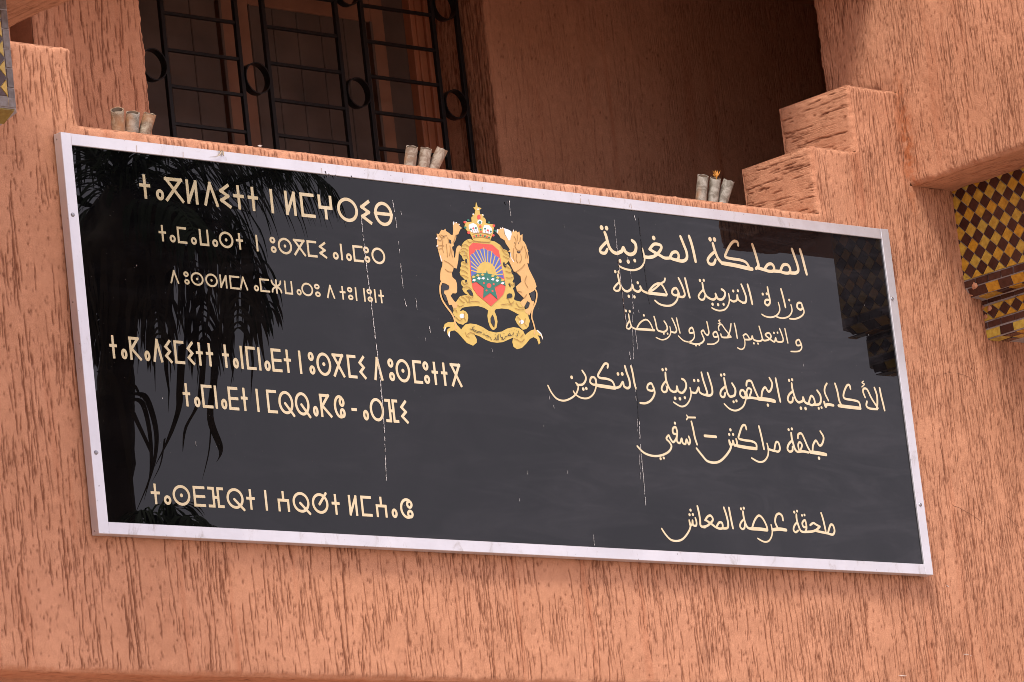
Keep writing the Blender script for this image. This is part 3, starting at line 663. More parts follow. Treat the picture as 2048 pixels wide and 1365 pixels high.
def tube(label, pt, pb, wpx, mat, lift=0.0, tilt_y=0.0, group='short lengths of pipe standing on the parapet'):
    top = Vector(at(*pt, 1, TY + tilt_y)); low = Vector(at(*pb, 1, TY))
    d = (low - top).normalized(); base = low + d * ((low.z - 1.250) / -d.z)
    r = wpx / 2 / 672.0
    t = tag(empty('pipe', base), label, 'pipe', group)
    a = d.orthogonal().normalized(); b = d.cross(a); n = 28; L = (base - top).length; rg = random.Random(label)
    vs, fs = [], []
    segs_ = 8; cutk = 0.75; cdir = Vector((-0.64, -0.77, 0))
    for k in range(segs_ + 1):
        c = top + d * (L * k / segs_)
        for i in range(n):
            tt = i / n * 2 * math.pi; rr = r * (1 + 0.012 * math.sin(3 * tt + k)) ; e_ = d * ((0.0010 * math.sin(5 * tt + 1) + cutk * r * ((a * math.cos(tt) + b * math.sin(tt)).dot(cdir))) * (k == 0))
            vs.append(c + (a * math.cos(tt) + b * math.sin(tt)) * rr + e_)
    for k in range(segs_):
        for i in range(n):
            j = (i + 1) % n; fs.append((k * n + i, k * n + j, (k + 1) * n + j, (k + 1) * n + i))
    rim = len(vs)
    for i in range(n):
        tt = i / n * 2 * math.pi; vs.append(top + (a * math.cos(tt) + b * math.sin(tt)) * r * 0.84 + d * (0.0005 + cutk * r * 0.84 * ((a * math.cos(tt) + b * math.sin(tt)).dot(cdir))))
    for i in range(n): j = (i + 1) % n; fs.append((i, rim + i, rim + j, j))
    mb = MB(); mb.add(vs, fs); mb.build('pipe_wall', mat, t, smooth=False)
    vs, fs = [], []
    for k in range(4):
        for i in range(n):
            tt = i / n * 2 * math.pi; vs.append(top + d * (0.0006 + 0.9 * L * k / 3 + (cutk * r * 0.84 * ((a * math.cos(tt) + b * math.sin(tt)).dot(cdir)) if k == 0 else 0)) + (a * math.cos(tt) + b * math.sin(tt)) * r * 0.84)
    for k in range(3):
        for i in range(n): j = (i + 1) % n; fs.append((k * n + i, (k + 1) * n + i, (k + 1) * n + j, k * n + j))
    fs.append(tuple(3 * n + i for i in range(n)))
    mb = MB(); mb.add(vs, fs); mb.build('bore', M['pipe_in'], t, normals=False)
    return t, top
tube('grey pipe stub beside the left parapet step, upright, leftmost of its three', (234, 220), (237, 257), 27, TM[1])
tube('upright grey pipe stub in the middle of the trio in front of the plastered pillar', (265.5, 226), (263.5, 260), 28, TM[0])
tube('pipe stub leaning right at the edge of the plastered pillar', (300, 228), (290, 263), 26, TM[1])
tube('pale upright pipe stub nearest the grille rungs in the middle trio', (824, 294.5), (820, 327), 26, TM[2])
tube('pale pipe stub between an upright one and a slanting one in the middle trio', (852.5, 297.5), (847, 330), 25, TM[2])
tube('pale pipe stub slanting right in front of the last grille upright', (885, 298), (868, 333), 25, TM[2])
tube('speckled grey pipe stub in front of the dark recess wall, leftmost by the parapet step', (1406, 352), (1402, 397), 25, TM[0])
tube('speckled grey pipe stub holding a dried orange flower', (1431, 357), (1425, 402), 25, TM[0])
_, tp = tube('speckled grey pipe stub leaning right beside the stepped parapet block', (1458, 361), (1445, 402), 26, TM[0])
# dried flower
M['petal'] = simple('dried_orange_petal', (0.55, 0.22, 0.02), 0.7, 0, 0.35, 60)
fl = tag(empty('dried_flower', at(1433, 357, 1, TY)), 'dried orange flower head sticking out of the middle pipe of the right trio', 'dried flower')
rg = random.Random(3); mb = MB(); base = Vector(at(1433, 356, 1, TY))
for k in range(13):
    ang = rg.uniform(-0.75, 0.75); L = rg.uniform(0.016, 0.031); yo = rg.uniform(-.01, .01)
    tip = base + Vector((math.sin(ang) * L, yo, math.cos(ang) * L)); md = (base + tip) / 2 + Vector((rg.gauss(0, .002), 0, rg.gauss(0, .002))); wd = rg.uniform(.0012, .0028)
    sv = Vector((wd, 0, 0)); mb.add([base - sv, base + sv, md + sv * 1.4, md - sv * 1.4, tip, md + Vector((0, -.002, 0))], [(0, 1, 5), (0, 5, 3), (1, 2, 5), (3, 5, 4), (5, 2, 4)])
mb.build('petals', M['petal'], fl)
mb = MB(); mb.box(base.x - .001, base.x + .001, base.y - .001, base.y + .001, base.z - .035, base.z); mb.build('stalk', M['petal'], fl)

# ------------------------------------------------------------------ the sign
sign = tag(empty('sign_board', (1.7976, 0.02, 0.0)), 'large glossy black sign with gold lettering and coat of arms in a white metal frame', 'sign')
W_, H_ = 3.5952, 1.2
BL, BT = 0.0386, 0.0358; T = 0.033
def rail(x0, x1, z0, z1, dy=0.0):
    b_ = MB(); b_.box(x0, x1, 0.0 + dy, T, z0, z1, 0.0012); return b_.build('frame_rail', M['frame'], sign)
rail(0, BL, 0, H_); rail(W_ - BL, W_, 0, H_)
rail(BL + .0004, W_ - BL - .0004, H_ - BT, H_ - .0006, 0.0007); rail(BL + .0004, W_ - BL - .0004, 0.0006, BT, 0.0007)
BY = 0.0065                                                # the panel sits just behind the face of the frame
b_ = MB(); b_.box(BL - .01, W_ - BL + .01, BY, 0.012, BT - .01, H_ - BT + .01); b_.build('panel', M['board'], sign)
def dome(name, parent, c, r, h, mat, nrm=(0, -1, 0), n=14):
    nn = Vector(nrm); a = nn.orthogonal().normalized(); b = nn.cross(a); C_ = Vector(c); vs = [C_ + nn * h]; fs = []
    K = 3
    for k in range(1, K + 1):
        t = k / K * math.pi / 2
        for i in range(n):
            u = i / n * 2 * math.pi; vs.append(C_ + (a * math.cos(u) + b * math.sin(u)) * r * math.sin(t) + nn * h * math.cos(t))
    for i in range(n): fs.append((0, 1 + i, 1 + (i + 1) % n))
    for k in range(K - 1):
        for i in range(n): j = (i + 1) % n; fs.append((1 + k * n + i, 1 + (k + 1) * n + i, 1 + (k + 1) * n + j, 1 + k * n + j))
    mb = MB(); mb.add(vs, fs); return mb.build(name, mat, parent, smooth=True)
for (x, y) in ((145.5, 430), (192, 905.5), (1784, 598), (1840.5, 1010)):
    p = at(x, y); dome('screw', sign, (p[0], 0.0, p[2]), 0.0068, 0.0045, M['screw'])
for (x, y, z) in ((0.0, 0.02, 1.182), (0.0, 0.02, 0.011), (0.0, 0.018, 0.69)):
    dome('rivet', sign, (x, y, z), 0.003, 0.0012, M['screw'], (-1, 0, 0))

# ---- flat shapes from pen strokes: signed distance -> polygons
def catmull(P, sub=6):
    if len(P) < 3: return P
    out = []; n = len(P)
    for i in range(n - 1):
        p0 = P[max(i - 1, 0)]; p1 = P[i]; p2 = P[i + 1]; p3 = P[min(i + 2, n - 1)]
        for k in range(sub):
            t = k / sub
            out.append(tuple(0.5 * ((2 * b) + (-a + c) * t + (2 * a - 5 * b + 4 * c - d) * t * t + (-a + 3 * b - 3 * c + d) * t ** 3)
                             for a, b, c, d in zip(p0, p1, p2, p3)))
    out.append(P[-1]); return out
def strokes_mesh(name, strokes, cell, y, mat, parent, depth=0.0008, square=False):
    """strokes: lists of (x, z, r) in the plane of the panel; union filled as one flat film at plane y"""
    allp = np.array([p for s in strokes for p in s])
    x0 = allp[:, 0].min() - allp[:, 2].max() - 2 * cell; z0 = allp[:, 1].min() - allp[:, 2].max() - 2 * cell
    nx = int((allp[:, 0].max() + allp[:, 2].max() + 2 * cell - x0) / cell) + 2; nz = int((allp[:, 1].max() + allp[:, 2].max() + 2 * cell - z0) / cell) + 2
    D = np.full((nz, nx), 1.0)
    for s in strokes:
        if len(s) == 1: s = [s[0], (s[0][0] + 1e-6, s[0][1], s[0][2])]
        for a, b in zip(s[:-1], s[1:]):
            r = max(a[2], b[2]) + 2 * cell
            i0 = max(0, int((min(a[1], b[1]) - r - z0) / cell)); i1 = min(nz, int((max(a[1], b[1]) + r - z0) / cell) + 2)
            j0 = max(0, int((min(a[0], b[0]) - r - x0) / cell)); j1 = min(nx, int((max(a[0], b[0]) + r - x0) / cell) + 2)
            X = x0 + np.arange(j0, j1) * cell; Z = (z0 + np.arange(i0, i1) * cell)[:, None]
            dx, dz = b[0] - a[0], b[1] - a[1]; L2 = dx * dx + dz * dz + 1e-12
            t = ((X - a[0]) * dx + (Z - a[1]) * dz) / L2
            if square:                                     # flat ends
                tt = np.clip(t, 0, 1); L = math.sqrt(L2)
                perp = np.abs((X - a[0]) * dz - (Z - a[1]) * dx) / L - a[2]; end = (np.abs(t - 0.5) - 0.5) * L
                d = np.maximum(perp, end)
            else:
                tt = np.clip(t, 0, 1)
                d = np.sqrt((X - a[0] - tt * dx) ** 2 + (Z - a[1] - tt * dz) ** 2) - (a[2] + (b[2] - a[2]) * tt)
            D[i0:i1, j0:j1] = np.minimum(D[i0:i1, j0:j1], d)
    vs, fs = [], []
    ins = D < 0
    full = ins[:-1, :-1] & ins[:-1, 1:] & ins[1:, :-1] & ins[1:, 1:]
    anyc = ins[:-1, :-1] | ins[:-1, 1:] | ins[1:, :-1] | ins[1:, 1:]
    for i in range(nz - 1):
        rowf = full[i]; j = 0
        if not anyc[i].any(): continue
        idx = np.flatnonzero(np.diff(np.concatenate([[0], rowf.view(np.int8), [0]])))
        for a, b in zip(idx[::2], idx[1::2]):
            n = len(vs); xa, xb = x0 + a * cell, x0 + b * cell; za, zb = z0 + i * cell, z0 + (i + 1) * cell
            vs += [(xa, y, za), (xb, y, za), (xb, y, zb), (xa, y, zb)]; fs.append((n, n + 1, n + 2, n + 3))
        for j in np.flatnonzero(anyc[i] & ~rowf):
            c = [(j, i), (j + 1, i), (j + 1, i + 1), (j, i + 1)]; v = [D[q[1], q[0]] for q in c]; poly = []; cross = []
            for k in range(4):
                p, q, a, b = c[k], c[(k + 1) % 4], v[k], v[(k + 1) % 4]
                if a < 0: poly.append((x0 + p[0] * cell, z0 + p[1] * cell))
                if (a < 0) != (b < 0):
                    t = a / (a - b); e_ = (x0 + (p[0] + (q[0] - p[0]) * t) * cell, z0 + (p[1] + (q[1] - p[1]) * t) * cell)
                    poly.append(e_); cross.append(e_)
            if len(poly) < 3: continue
            n = len(vs); vs += [(p[0], y, p[1]) for p in poly]; fs.append(tuple(range(n, n + len(poly))))
            if len(cross) == 2 and depth:
                n = len(vs); a, b = cross; vs += [(a[0], y, a[1]), (b[0], y, b[1]), (b[0], y + depth, b[1]), (a[0], y + depth, a[1])]; fs.append((n, n + 1, n + 2, n + 3))
    return link(name, mesh(name, vs, fs), parent, mat)
def pln(px, py):
    p = at(px, py, 1, BY); return p[0], p[2]

# ---- Tifinagh: straight sided glyphs in a unit box, placed by centre and width
def arc(cx, cy, rx, ry, a0, a1, n=20):
    return [(cx + rx * math.cos(math.radians(a0 + (a1 - a0) * i / n)), cy + ry * math.sin(math.radians(a0 + (a1 - a0) * i / n))) for i in range(n + 1)]
def glyph(g):                                              # polylines; 'round' marks the curved ones
    q = {'t': [[(.5, 0), (.5, 1)], [(0, .56), (1, .56)]], 'n': [[(.5, 0), (.5, 1)]],
         'g': [[(0, 1), (1, 1)], [(0.02, 1), (1, 0)], [(.98, 1), (0, 0)]],
         'l': [[(0, 0), (0, 1)], [(1, 0), (1, 1)], [(0.02, .03), (.98, .97)]],
         'd': [[(0, 0), (.5, 1)], [(.5, 1), (1, 0)]],
         'i': [[(.92, 1), (.05, .72)], [(.05, .72), (.85, .5)], [(.85, .5), (.05, .27)], [(.05, .27), (1, 0)]],
         'm': [[(0, 0), (0, 1)], [(0, 1), (1, 1)], [(0, 0), (1, 0)]],
         'G': [[(0, 1), (0, .48)], [(1, 1), (1, .48)], [(0, .48), (1, .48)], [(.5, .48), (.5, 0)]],
         'w': [[(0, 0), (0, 1)], [(1, 0), (1, 1)], [(0, 0), (1, 0)]],
         'k': [[(0.03, 0), (0.03, 1)], [(0, 1), (.85, 1)], [(.85, 1), (.12, .47)], [(.12, .50), (1, 0)]],
         'E': [[(0, 0), (0, 1)], [(0, 1), (1, 1)], [(0, 0), (1, 0)], [(0, .5), (1, .5)]],
         'f': [[(.33, 0), (.33, 1)], [(.67, 0), (.67, 1)], [(.33, .5), (.67, .5)], [(0, 1), (.33, 1)], [(0, 0), (.33, 0)], [(.67, 1), (1, 1)], [(.67, 0), (1, 0)]],
         'h': [[(.5, 1), (.5, .56)], [(0, .56), (1, .56)], [(0, .56), (0, 0)], [(1, .56), (1, 0)]],
         '-': [[(0, .42), (1, .42)]]}
    if g in q: return q[g], []
    O = [arc(.5, .5, .5, .5, 0, 360, 40)]
    return {'r': ([], O), 'b': ([[(.02, .5), (.98, .5)]], O), 's': ([], O + [[(.5, .5)]]), 'Q': ([[(.48, .42), (1.02, -.08)]], O),
            'P': ([[(.48, .50), (.92, 1.04)]], O),
            'a': ([], [arc(.5, .19, .5, .19, 0, 360, 24)]), 'u': ([], [arc(.5, .17, .5, .155, 0, 360, 24), arc(.42, .83, .5, .155, 0, 360, 24)]),
            'c': ([], [arc(.55, .5, .55, .5, 62, 298, 30), arc(.79, .74, .2, .17, 0, 360, 20), arc(.79, .20, .2, .17, 0, 360, 20)]),
            'z': ([[(.5, 0), (.5, 1)]], [arc(.5, .98, .48, .42, 180, 360, 18), arc(.5, .02, .48, .42, 0, 180, 18)])}[g]
def tif_line(ox, oy, sc, first, last, h, stroke, data):
    """first/last: zoom coords of the centre of the first and last tall letters; h cap height in zoom px"""
    pa = pln(ox + first[0] / sc, oy + first[1] / sc); pb = pln(ox + last[0] / sc, oy + last[1] / sc)
    for item in data:
        g, cx, wz = item
        t = (cx - first[0]) / (last[0] - first[0]); cy = first[1] + (last[1] - first[1]) * t
        X, Z = pln(ox + cx / sc, oy + cy / sc); Zc = pa[1] + (pb[1] - pa[1]) * t
        e_ = pln(ox + (cx + 1) / sc, oy + cy / sc)[0] - X; s_ = Z - pln(ox + cx / sc, oy + (cy + 1) / sc)[1]
        Hh = h * s_; lean = 0.1 * h if g not in 'au-' else 0.0
        if g in 'rsQP': lean = 0.035 * h
        sw = stroke * s_ / 2
        ww = max((wz - lean) * e_ - 2 * sw, 0.0) if g != 'n' else 0.0
        if g == 'u': ww *= .93
        hh = Hh - 2 * sw
        st, rd = glyph(g)
        f = lambda p: (X - ww / 2 + p[0] * ww, Zc - hh / 2 + p[1] * hh, sw)
        objs = [[f(p) for p in l] for l in st]
        # flat ended bars: lengthen them by half a stroke so that corners close
        ex = []
        for l in objs:
            (ax, az, r), (bx, bz, _) = l; L = math.hypot(bx - ax, bz - az) + 1e-9; ux, uz = (bx - ax) / L * r, (bz - az) / L * r
            k0, k1 = 1.0, 1.0
            ex.append([(ax - ux * k0, az - uz * k0, r), (bx + ux * k1, bz + uz * k1, r)])
        ro = [[f(p) if len(l) > 1 else (f(p)[0], f(p)[1], sw * 1.35) for p in l] for l in rd]
        two = []
        if ex and ro: strokes_union('letter', ex, ro, M['gold'])
        elif ex: strokes_mesh('letter', ex, 0.0011, LY, M['gold'], sign, square=True)
        else: strokes_mesh('letter', ro, 0.0011, LY, M['gold'], sign)
LY = BY - 0.0009
def strokes_union(name, ex, ro, mat):                      # square bars drawn as finely stepped strokes with the round ones
    bars = [[(a[0] * .97 + b[0] * .03, a[1] * .97 + b[1] * .03, a[2]), (b[0] * .97 + a[0] * .03, b[1] * .97 + a[1] * .03, b[2])] for a, b in ex]
    strokes_mesh(name, bars + ro, 0.0011, LY, mat, sign)
tif_line(260, 330, 3.657, (107, 160), (1852, 360), 176, 24, [('t', 107, 97), ('a', 214, 58), ('g', 321, 150), ('l', 452, 98), ('d', 588, 122), ('i', 693, 98), ('t', 793, 95), ('t', 898, 92),
    ('n', 1035, 0), ('l', 1172, 95), ('m', 1297, 120), ('G', 1428, 118), ('r', 1590, 155), ('i', 1723, 95), ('b', 1852, 150)])
tif_line(260, 330, 3.657, (236, 501), (1815, 667), 120, 17, [('t', 236, 66), ('a', 308, 43), ('m', 379, 80), ('a', 463, 42), ('w', 540, 80), ('a', 619, 42), ('s', 702, 108), ('t', 800, 63), ('n', 927, 0),
    ('u', 1046, 44), ('s', 1132, 106), ('g', 1238, 96), ('m', 1330, 82), ('i', 1408, 66), ('a', 1500, 42), ('n', 1545, 0), ('a', 1597, 42), ('m', 1667, 85), ('u', 1731, 44), ('r', 1815, 103)])
tif_line(260, 330, 3.657, (323, 820), (1836, 964), 98, 14, [('d', 323, 72), ('u', 413, 40), ('s', 490, 95), ('s', 595, 93), ('l', 682, 62), ('m', 765, 84), ('d', 828, 70), ('a', 921, 36), ('m', 984, 80), ('z', 1070, 88),
    ('w', 1158, 68), ('a', 1233, 36), ('r', 1295, 88), ('u', 1370, 42), ('d', 1465, 68), ('t', 1554, 52), ('u', 1610, 40), ('n', 1652, 0), ('n', 1713, 0), ('u', 1753, 40), ('n', 1792, 0), ('t', 1836, 50)])
tif_line(200, 640, 2.768, (72, 150), (1970, 307), 128, 16, [('t', 72, 54), ('a', 130, 34), ('k', 193, 78), ('a', 258, 32), ('d', 317, 66), ('i', 376, 52), ('m', 438, 68), ('i', 500, 52), ('t', 550, 50), ('t', 606, 52),
    ('t', 694, 50), ('a', 748, 32), ('n', 783, 0), ('m', 834, 66), ('n', 881, 0), ('a', 923, 34), ('E', 976, 68), ('t', 1037, 52), ('n', 1107, 0), ('u', 1171, 34), ('s', 1238, 85), ('g', 1319, 76), ('m', 1394, 62),
    ('i', 1450, 50), ('d', 1537, 62), ('u', 1612, 34), ('s', 1676, 84), ('m', 1757, 62), ('u', 1806, 34), ('t', 1853, 48), ('t', 1905, 48), ('g', 1970, 70)])
tif_line(200, 640, 2.768, (478, 416), (1682, 510), 128, 16, [('t', 478, 54), ('a', 534, 34), ('m', 592, 72), ('n', 640, 0), ('a', 683, 34), ('E', 737, 68), ('t', 798, 50), ('n', 871, 0), ('m', 951, 68), ('Q', 1028, 86), ('Q', 1118, 84),
    ('a', 1190, 30), ('k', 1248, 76), ('c', 1325, 74), ('-', 1405, 30), ('a', 1468, 32), ('r', 1532, 82), ('f', 1614, 84), ('i', 1682, 52)])
tif_line(260, 930, 3.413, (172, 199), (1887, 299), 140, 19, [('t', 172, 76), ('a', 252, 50), ('s', 350, 124), ('E', 472, 94), ('f', 585, 122), ('Q', 716, 120), ('t', 822, 72), ('n', 927, 0), ('h', 1046, 92), ('Q', 1166, 118), ('P', 1297, 116),
    ('t', 1403, 68), ('l', 1521, 72), ('m', 1613, 86), ('h', 1714, 88), ('a', 1801, 40), ('c', 1887, 102)])

# ---- Arabic, pen strokes: words separated by |, strokes by ; as  width: x,y x,y ...
ARA = {
 (1170, 430, 4.357): """
 30:170,155 183,190 196,240 212,285 240,322 275,338;26:192,232 155,268 130,303 140,330 175,333 193,300;30:275,338 318,318 333,288 350,322 378,343 405,345 432,328 443,290 435,250 408,225;42:143,113;40:186,117;34:305,404;36:375,409;32:432,400;17:498,295 508,330 518,380 510,425 482,462 432,482 380,480 330,466 297,448;28:515,366 550,372 590,368;26:560,302 600,257 652,264 664,288 640,330 600,362 545,372;26:562,302 600,325 645,350 692,377 740,377;40:597,203;26:738,375 760,332 798,326 815,360 800,394 745,380;28:795,396 850,404 884,382 884,330 858,260 830,190;30:905,188 926,250 946,330 962,408
 |40:1088,214;40:1127,216;28:1112,250 1126,300 1140,340 1160,385 1192,422;26:1130,322 1092,355 1068,395 1084,428 1120,428 1136,392;34:1192,422 1300,440 1400,463 1455,474;24:1333,268 1325,238 1295,232 1260,270 1230,330 1222,368 1280,384 1350,394 1402,416 1432,462;28:1456,258 1480,330 1500,400 1510,446 1488,470;28:1500,462 1562,480;26:1560,480 1590,436 1625,430 1646,460 1638,490 1600,492 1560,480;28:1640,490 1700,495;26:1700,493 1724,440 1765,438 1786,475 1778,506 1740,508 1700,495;28:1780,506 1832,508 1856,488 1850,440 1826,370 1802,300;28:1872,304 1892,370 1912,450 1930,518
 |28:262,496;28:293,500;20:285,522 292,560 300,595 316,630 345,662 372,668;17:296,588 264,620 250,648 272,664 298,656 306,625;20:372,668 400,648 411,612 424,652 460,671 484,652 480,626 500,662 542,682;27:458,593;28:380,711;28:429,716;26:545,682 620,690 706,700;18:556,664 600,615 645,598 678,624 714,694;17:696,555 688,582 655,602 612,640 572,668;20:820,692 795,642 765,650 758,685 785,702 818,694;17:810,680 802,740 762,784 710,794 650,780 608,748;20:815,712 850,717 868,698 860,660 840,608 813,552;22:870,555 886,620 900,680 911,720
 |28:1000,573;26:1033,572;20:1021,595 1028,640 1040,680 1062,715 1096,736;17:1030,652 998,688 988,718 1008,740 1034,736 1045,705;20:1096,736 1122,738 1141,718 1136,690 1156,732 1190,738 1213,715 1219,682 1205,660 1188,650;28:1110,780;28:1158,784;26:1206,781;14:1250,688 1257,740 1246,790 1216,826 1170,836 1130,826 1104,812;18:1258,738 1292,756 1322,742 1325,702 1336,742 1372,765;26:1290,665;26:1331,663;20:1370,768 1398,762 1402,720 1382,660 1360,608;22:1415,610 1432,670 1446,730 1456,778
 |26:1547,692;26:1582,690;19:1588,632 1598,690 1609,740 1608,772 1588,790 1566,770 1574,744 1602,742;14:1683,765 1696,828 1672,874 1622,894 1570,886 1540,868;20:1706,648 1720,700 1735,760 1745,806;24:1778,744;14:1793,785 1802,838 1776,884 1722,902 1668,890;19:1895,815 1882,772 1852,772 1848,808 1876,828 1897,812;15:1895,800 1907,850 1882,886 1830,908 1782,906
 |24:355,838;24:388,842;15:378,868 385,910 395,950 410,982 442,996;14:386,922 368,955 360,985 384,994 402,972;20:442,996 520,1000 602,1007;14:452,984 482,938 530,914 566,944 592,1002;22:511,877;16:600,888 612,930 620,970 628,1000 646,1014 690,1020 715,995 708,960 688,928;20:685,1036;20:718,1037;11:738,975 745,1032 718,1074 670,1090 618,1070;15:750,1020 784,1027 796,1002 778,950 756,903;15:796,902 806,950 816,990 826,1030
 |15:948,1022 932,984 908,1000 912,1030 948,1026;12:945,1018 951,1068 918,1104 862,1100 812,1056
 |15:1060,933 1070,980 1078,1028 1064,1050 1042,1030 1030,1008 1012,1022 1026,1060 1036,1090 1010,1120 960,1128 900,1112;21:965,1138;20:994,1134;15:1158,1058 1142,1020 1116,1034 1124,1064 1158,1062;12:1158,1048 1162,1095 1122,1126 1065,1128;9:1176,918 1162,924 1176,940 1158,950;13:1166,1008 1162,976 1186,955 1220,1000 1272,1066;15:1182,1040 1192,1066 1230,1070 1268,1066;14:1271,950 1262,1010 1240,1066;15:1300,948 1312,1000 1325,1076
 |12:1376,1052 1392,1108 1386,1156 1360,1174 1328,1160;14:1376,1054 1400,1040 1422,1062 1432,1084;15:1390,1088 1430,1088 1450,1080 1456,1058 1470,1090 1522,1102 1548,1084;20:1470,1121;20:1506,1123;15:1515,973 1535,1040 1552,1094 1600,1088 1620,1060 1600,1030 1570,1046 1600,1076 1642,1106 1654,1100 1660,1074 1672,1104 1712,1108 1726,1090 1712,1040 1694,993;21:1645,1030;20:1676,1028;15:1740,993 1752,1050 1766,1117
 |15:1880,1132 1864,1090 1838,1104 1846,1138 1880,1136;13:1881,1118 1887,1160 1860,1190 1793,1192""",
 (1080, 700, 5.689): """
 20:88,408 130,490 190,558 270,580 350,552 408,502 432,440 428,398 406,378;24:420,400 480,396 515,352 516,300 478,238;40:358,315;38:490,448;36:525,441;24:640,388 622,322 582,316 568,368 608,398 640,392;19:636,335 634,430 602,508 540,552 462,546 402,508 378,472;38:645,405 740,420 850,437;25:766,205 770,166 735,160 695,220 658,290 680,320 760,332 822,362 852,430;26:850,437 905,420 940,368 956,420 1000,440;40:885,276;42:933,276;27:985,440 1018,422 1016,352 985,262 963,186;27:1034,188 1055,280 1070,370 1090,442
 |24:1290,440 1266,384 1226,400 1222,450 1268,468 1292,456;24:1292,430 1302,500 1262,574 1202,608 1138,606
 |36:1393,228;36:1432,222;26:1425,262 1430,330 1452,402 1482,460 1522,482;24:1436,350 1396,400 1382,450 1408,482 1440,468 1442,420;26:1522,482 1552,468 1556,420 1572,470 1612,492 1650,455 1662,400 1642,350 1612,332;40:1535,553;40:1590,558;36:1646,546;19:1705,432 1717,500 1702,570 1660,630 1600,645 1518,598;24:1715,482 1772,490 1802,430 1816,485 1862,512;36:1752,350;38:1798,351;26:1834,260 1856,350 1886,440 1902,500 1880,514;26:1905,264 1932,350 1956,440 1956,500 1922,522 1862,512
 |17:1667,745 1678,772 1664,796;20:1676,770 1764,772;26:1720,818 1740,900 1760,1000 1785,1078
 |25:1560,942 1542,882 1510,898 1514,950 1556,962;34:1533,836;24:1560,925 1552,1000 1514,1052 1480,1010 1462,975 1436,1012 1470,1050 1494,1102 1462,1160 1380,1202 1280,1208 1180,1172 1105,1098;24:1556,962 1556,1040 1590,1062 1610,1012 1622,1060 1652,1072 1666,1022 1690,1076 1707,1040 1690,988;34:1370,1240;32:1406,1232
 |30:1872,980 2000,991""",
 (1420, 740, 5.389): """
 34:118,58;32:152,52;26:150,92 160,150 175,210 190,260 215,290 242,286;24:162,180 120,220 110,265 126,292 152,290 162,250;26:242,286 266,270 270,210 236,148;32:252,346;32:283,336;24:382,285 362,226 330,226 324,270 355,302 382,290;19:380,240 384,320 352,400 280,440 210,422 152,368;26:380,308 440,302 510,312;25:390,172 398,126 440,124 470,190 500,260 522,308;22:425,285 444,220 410,200 392,240 402,292;40:515,312 560,316 640,326 695,340;24:552,300 562,230 592,190 626,236 654,216 668,150 638,88;36:622,382
 |26:705,95 722,180 740,270 756,344
 |34:850,115;33:883,108;26:878,146 885,200 900,260 922,320 950,350 978,346;24:892,230 850,270 836,320 858,352 886,342 892,300;26:978,346 1000,332 1002,300 1022,350 1062,370;24:1060,366 1085,286 1112,300 1128,358 1100,382 1062,368;26:1120,376 1162,376 1190,350 1188,280 1153,224;38:978,415;38:1028,419;32:1170,416;30:1200,408;23:1258,148 1236,190 1236,250 1274,332;30:1228,348 1245,396 1262,374 1328,384;26:1345,150 1370,230 1390,330 1412,378;36:1385,388 1480,400 1618,416;24:1512,206 1500,166 1470,176 1438,260 1450,310 1540,328 1602,350 1620,415;14:1652,124 1636,140 1662,156 1634,186;23:1670,298 1648,240 1655,205 1692,214 1740,310 1808,415;24:1690,342 1684,390 1720,418 1802,426;26:1770,195 1795,270 1802,350 1796,415
 |26:1826,198 1842,280 1862,360 1880,438
 |25:-147,848 -82,930 -30,985 50,1002 120,976 190,900 224,830 204,762;25:204,762 215,808 242,800 246,768 262,816 290,800 280,748;34:218,648;32:205,698;32:247,698;34:290,820 400,840 498,852;24:390,642 376,600 345,608 315,690 308,740 370,760 450,772 495,800 500,850;25:525,610 545,690 565,780 580,856;20:613,795 627,860 620,930 580,985 520,992 448,953;24:625,855 690,876;23:690,872 708,786 736,788 752,850 734,882 692,874
 |32:845,646;32:880,638;26:873,682 880,740 896,800 916,860 942,886;24:887,760 848,800 833,850 854,882 886,872 888,830;26:942,886 1000,880 1060,892;24:945,738 950,696 985,690 1020,760 1050,830 1082,886;22:970,870 990,815 965,780 948,810 956,862;38:1080,888 1160,898 1248,915;24:1104,872 1110,810 1140,764 1176,816 1206,800 1222,730 1186,664;37:1173,954""",
 (1300, 990, 5.120): """
 20:118,348 160,410 210,460 270,474 330,456 380,400 412,330 400,262;21:400,262 410,312 430,302 434,264 440,310 470,316 474,280 462,238;30:413,158;30:403,205;30:437,203;24:483,118 500,190 511,260 518,318 560,334;23:562,262 590,222 622,216 642,256 612,296 576,322 530,330;23:576,264 622,296 672,334;23:676,336 705,286 736,290 742,336 718,348 680,338;24:736,344 790,340 798,294 780,210 754,132;24:806,134 820,210 836,290 848,344
 |30:930,145;30:958,138;24:950,172 956,220 970,280 996,334 1032,350;21:962,248 930,284 920,325 944,352 966,338 968,300;33:1032,348 1120,352 1196,362;22:1044,338 1070,262 1110,214 1150,240 1188,310 1202,362;17:1238,308 1250,370 1242,430 1210,476 1160,480 1102,448;33:1252,360 1320,352 1392,362;23:1360,262 1350,216 1320,194 1290,214 1280,280 1308,345
 |30:1475,178;28:1504,168;23:1497,202 1500,250 1516,310 1540,368 1570,382;21:1506,280 1478,315 1468,360 1490,384 1516,366;26:1555,212;27:1580,208;22:1602,330 1586,262 1558,288 1570,330 1600,332 1592,378;24:1570,382 1612,380 1660,376 1702,360 1738,326;22:1638,312 1670,290 1702,308 1736,326;23:1750,188 1770,250 1786,320 1797,372;24:1700,372 1800,392 1822,396;23:1820,394 1845,312 1872,314 1888,370 1870,408 1822,398"""}
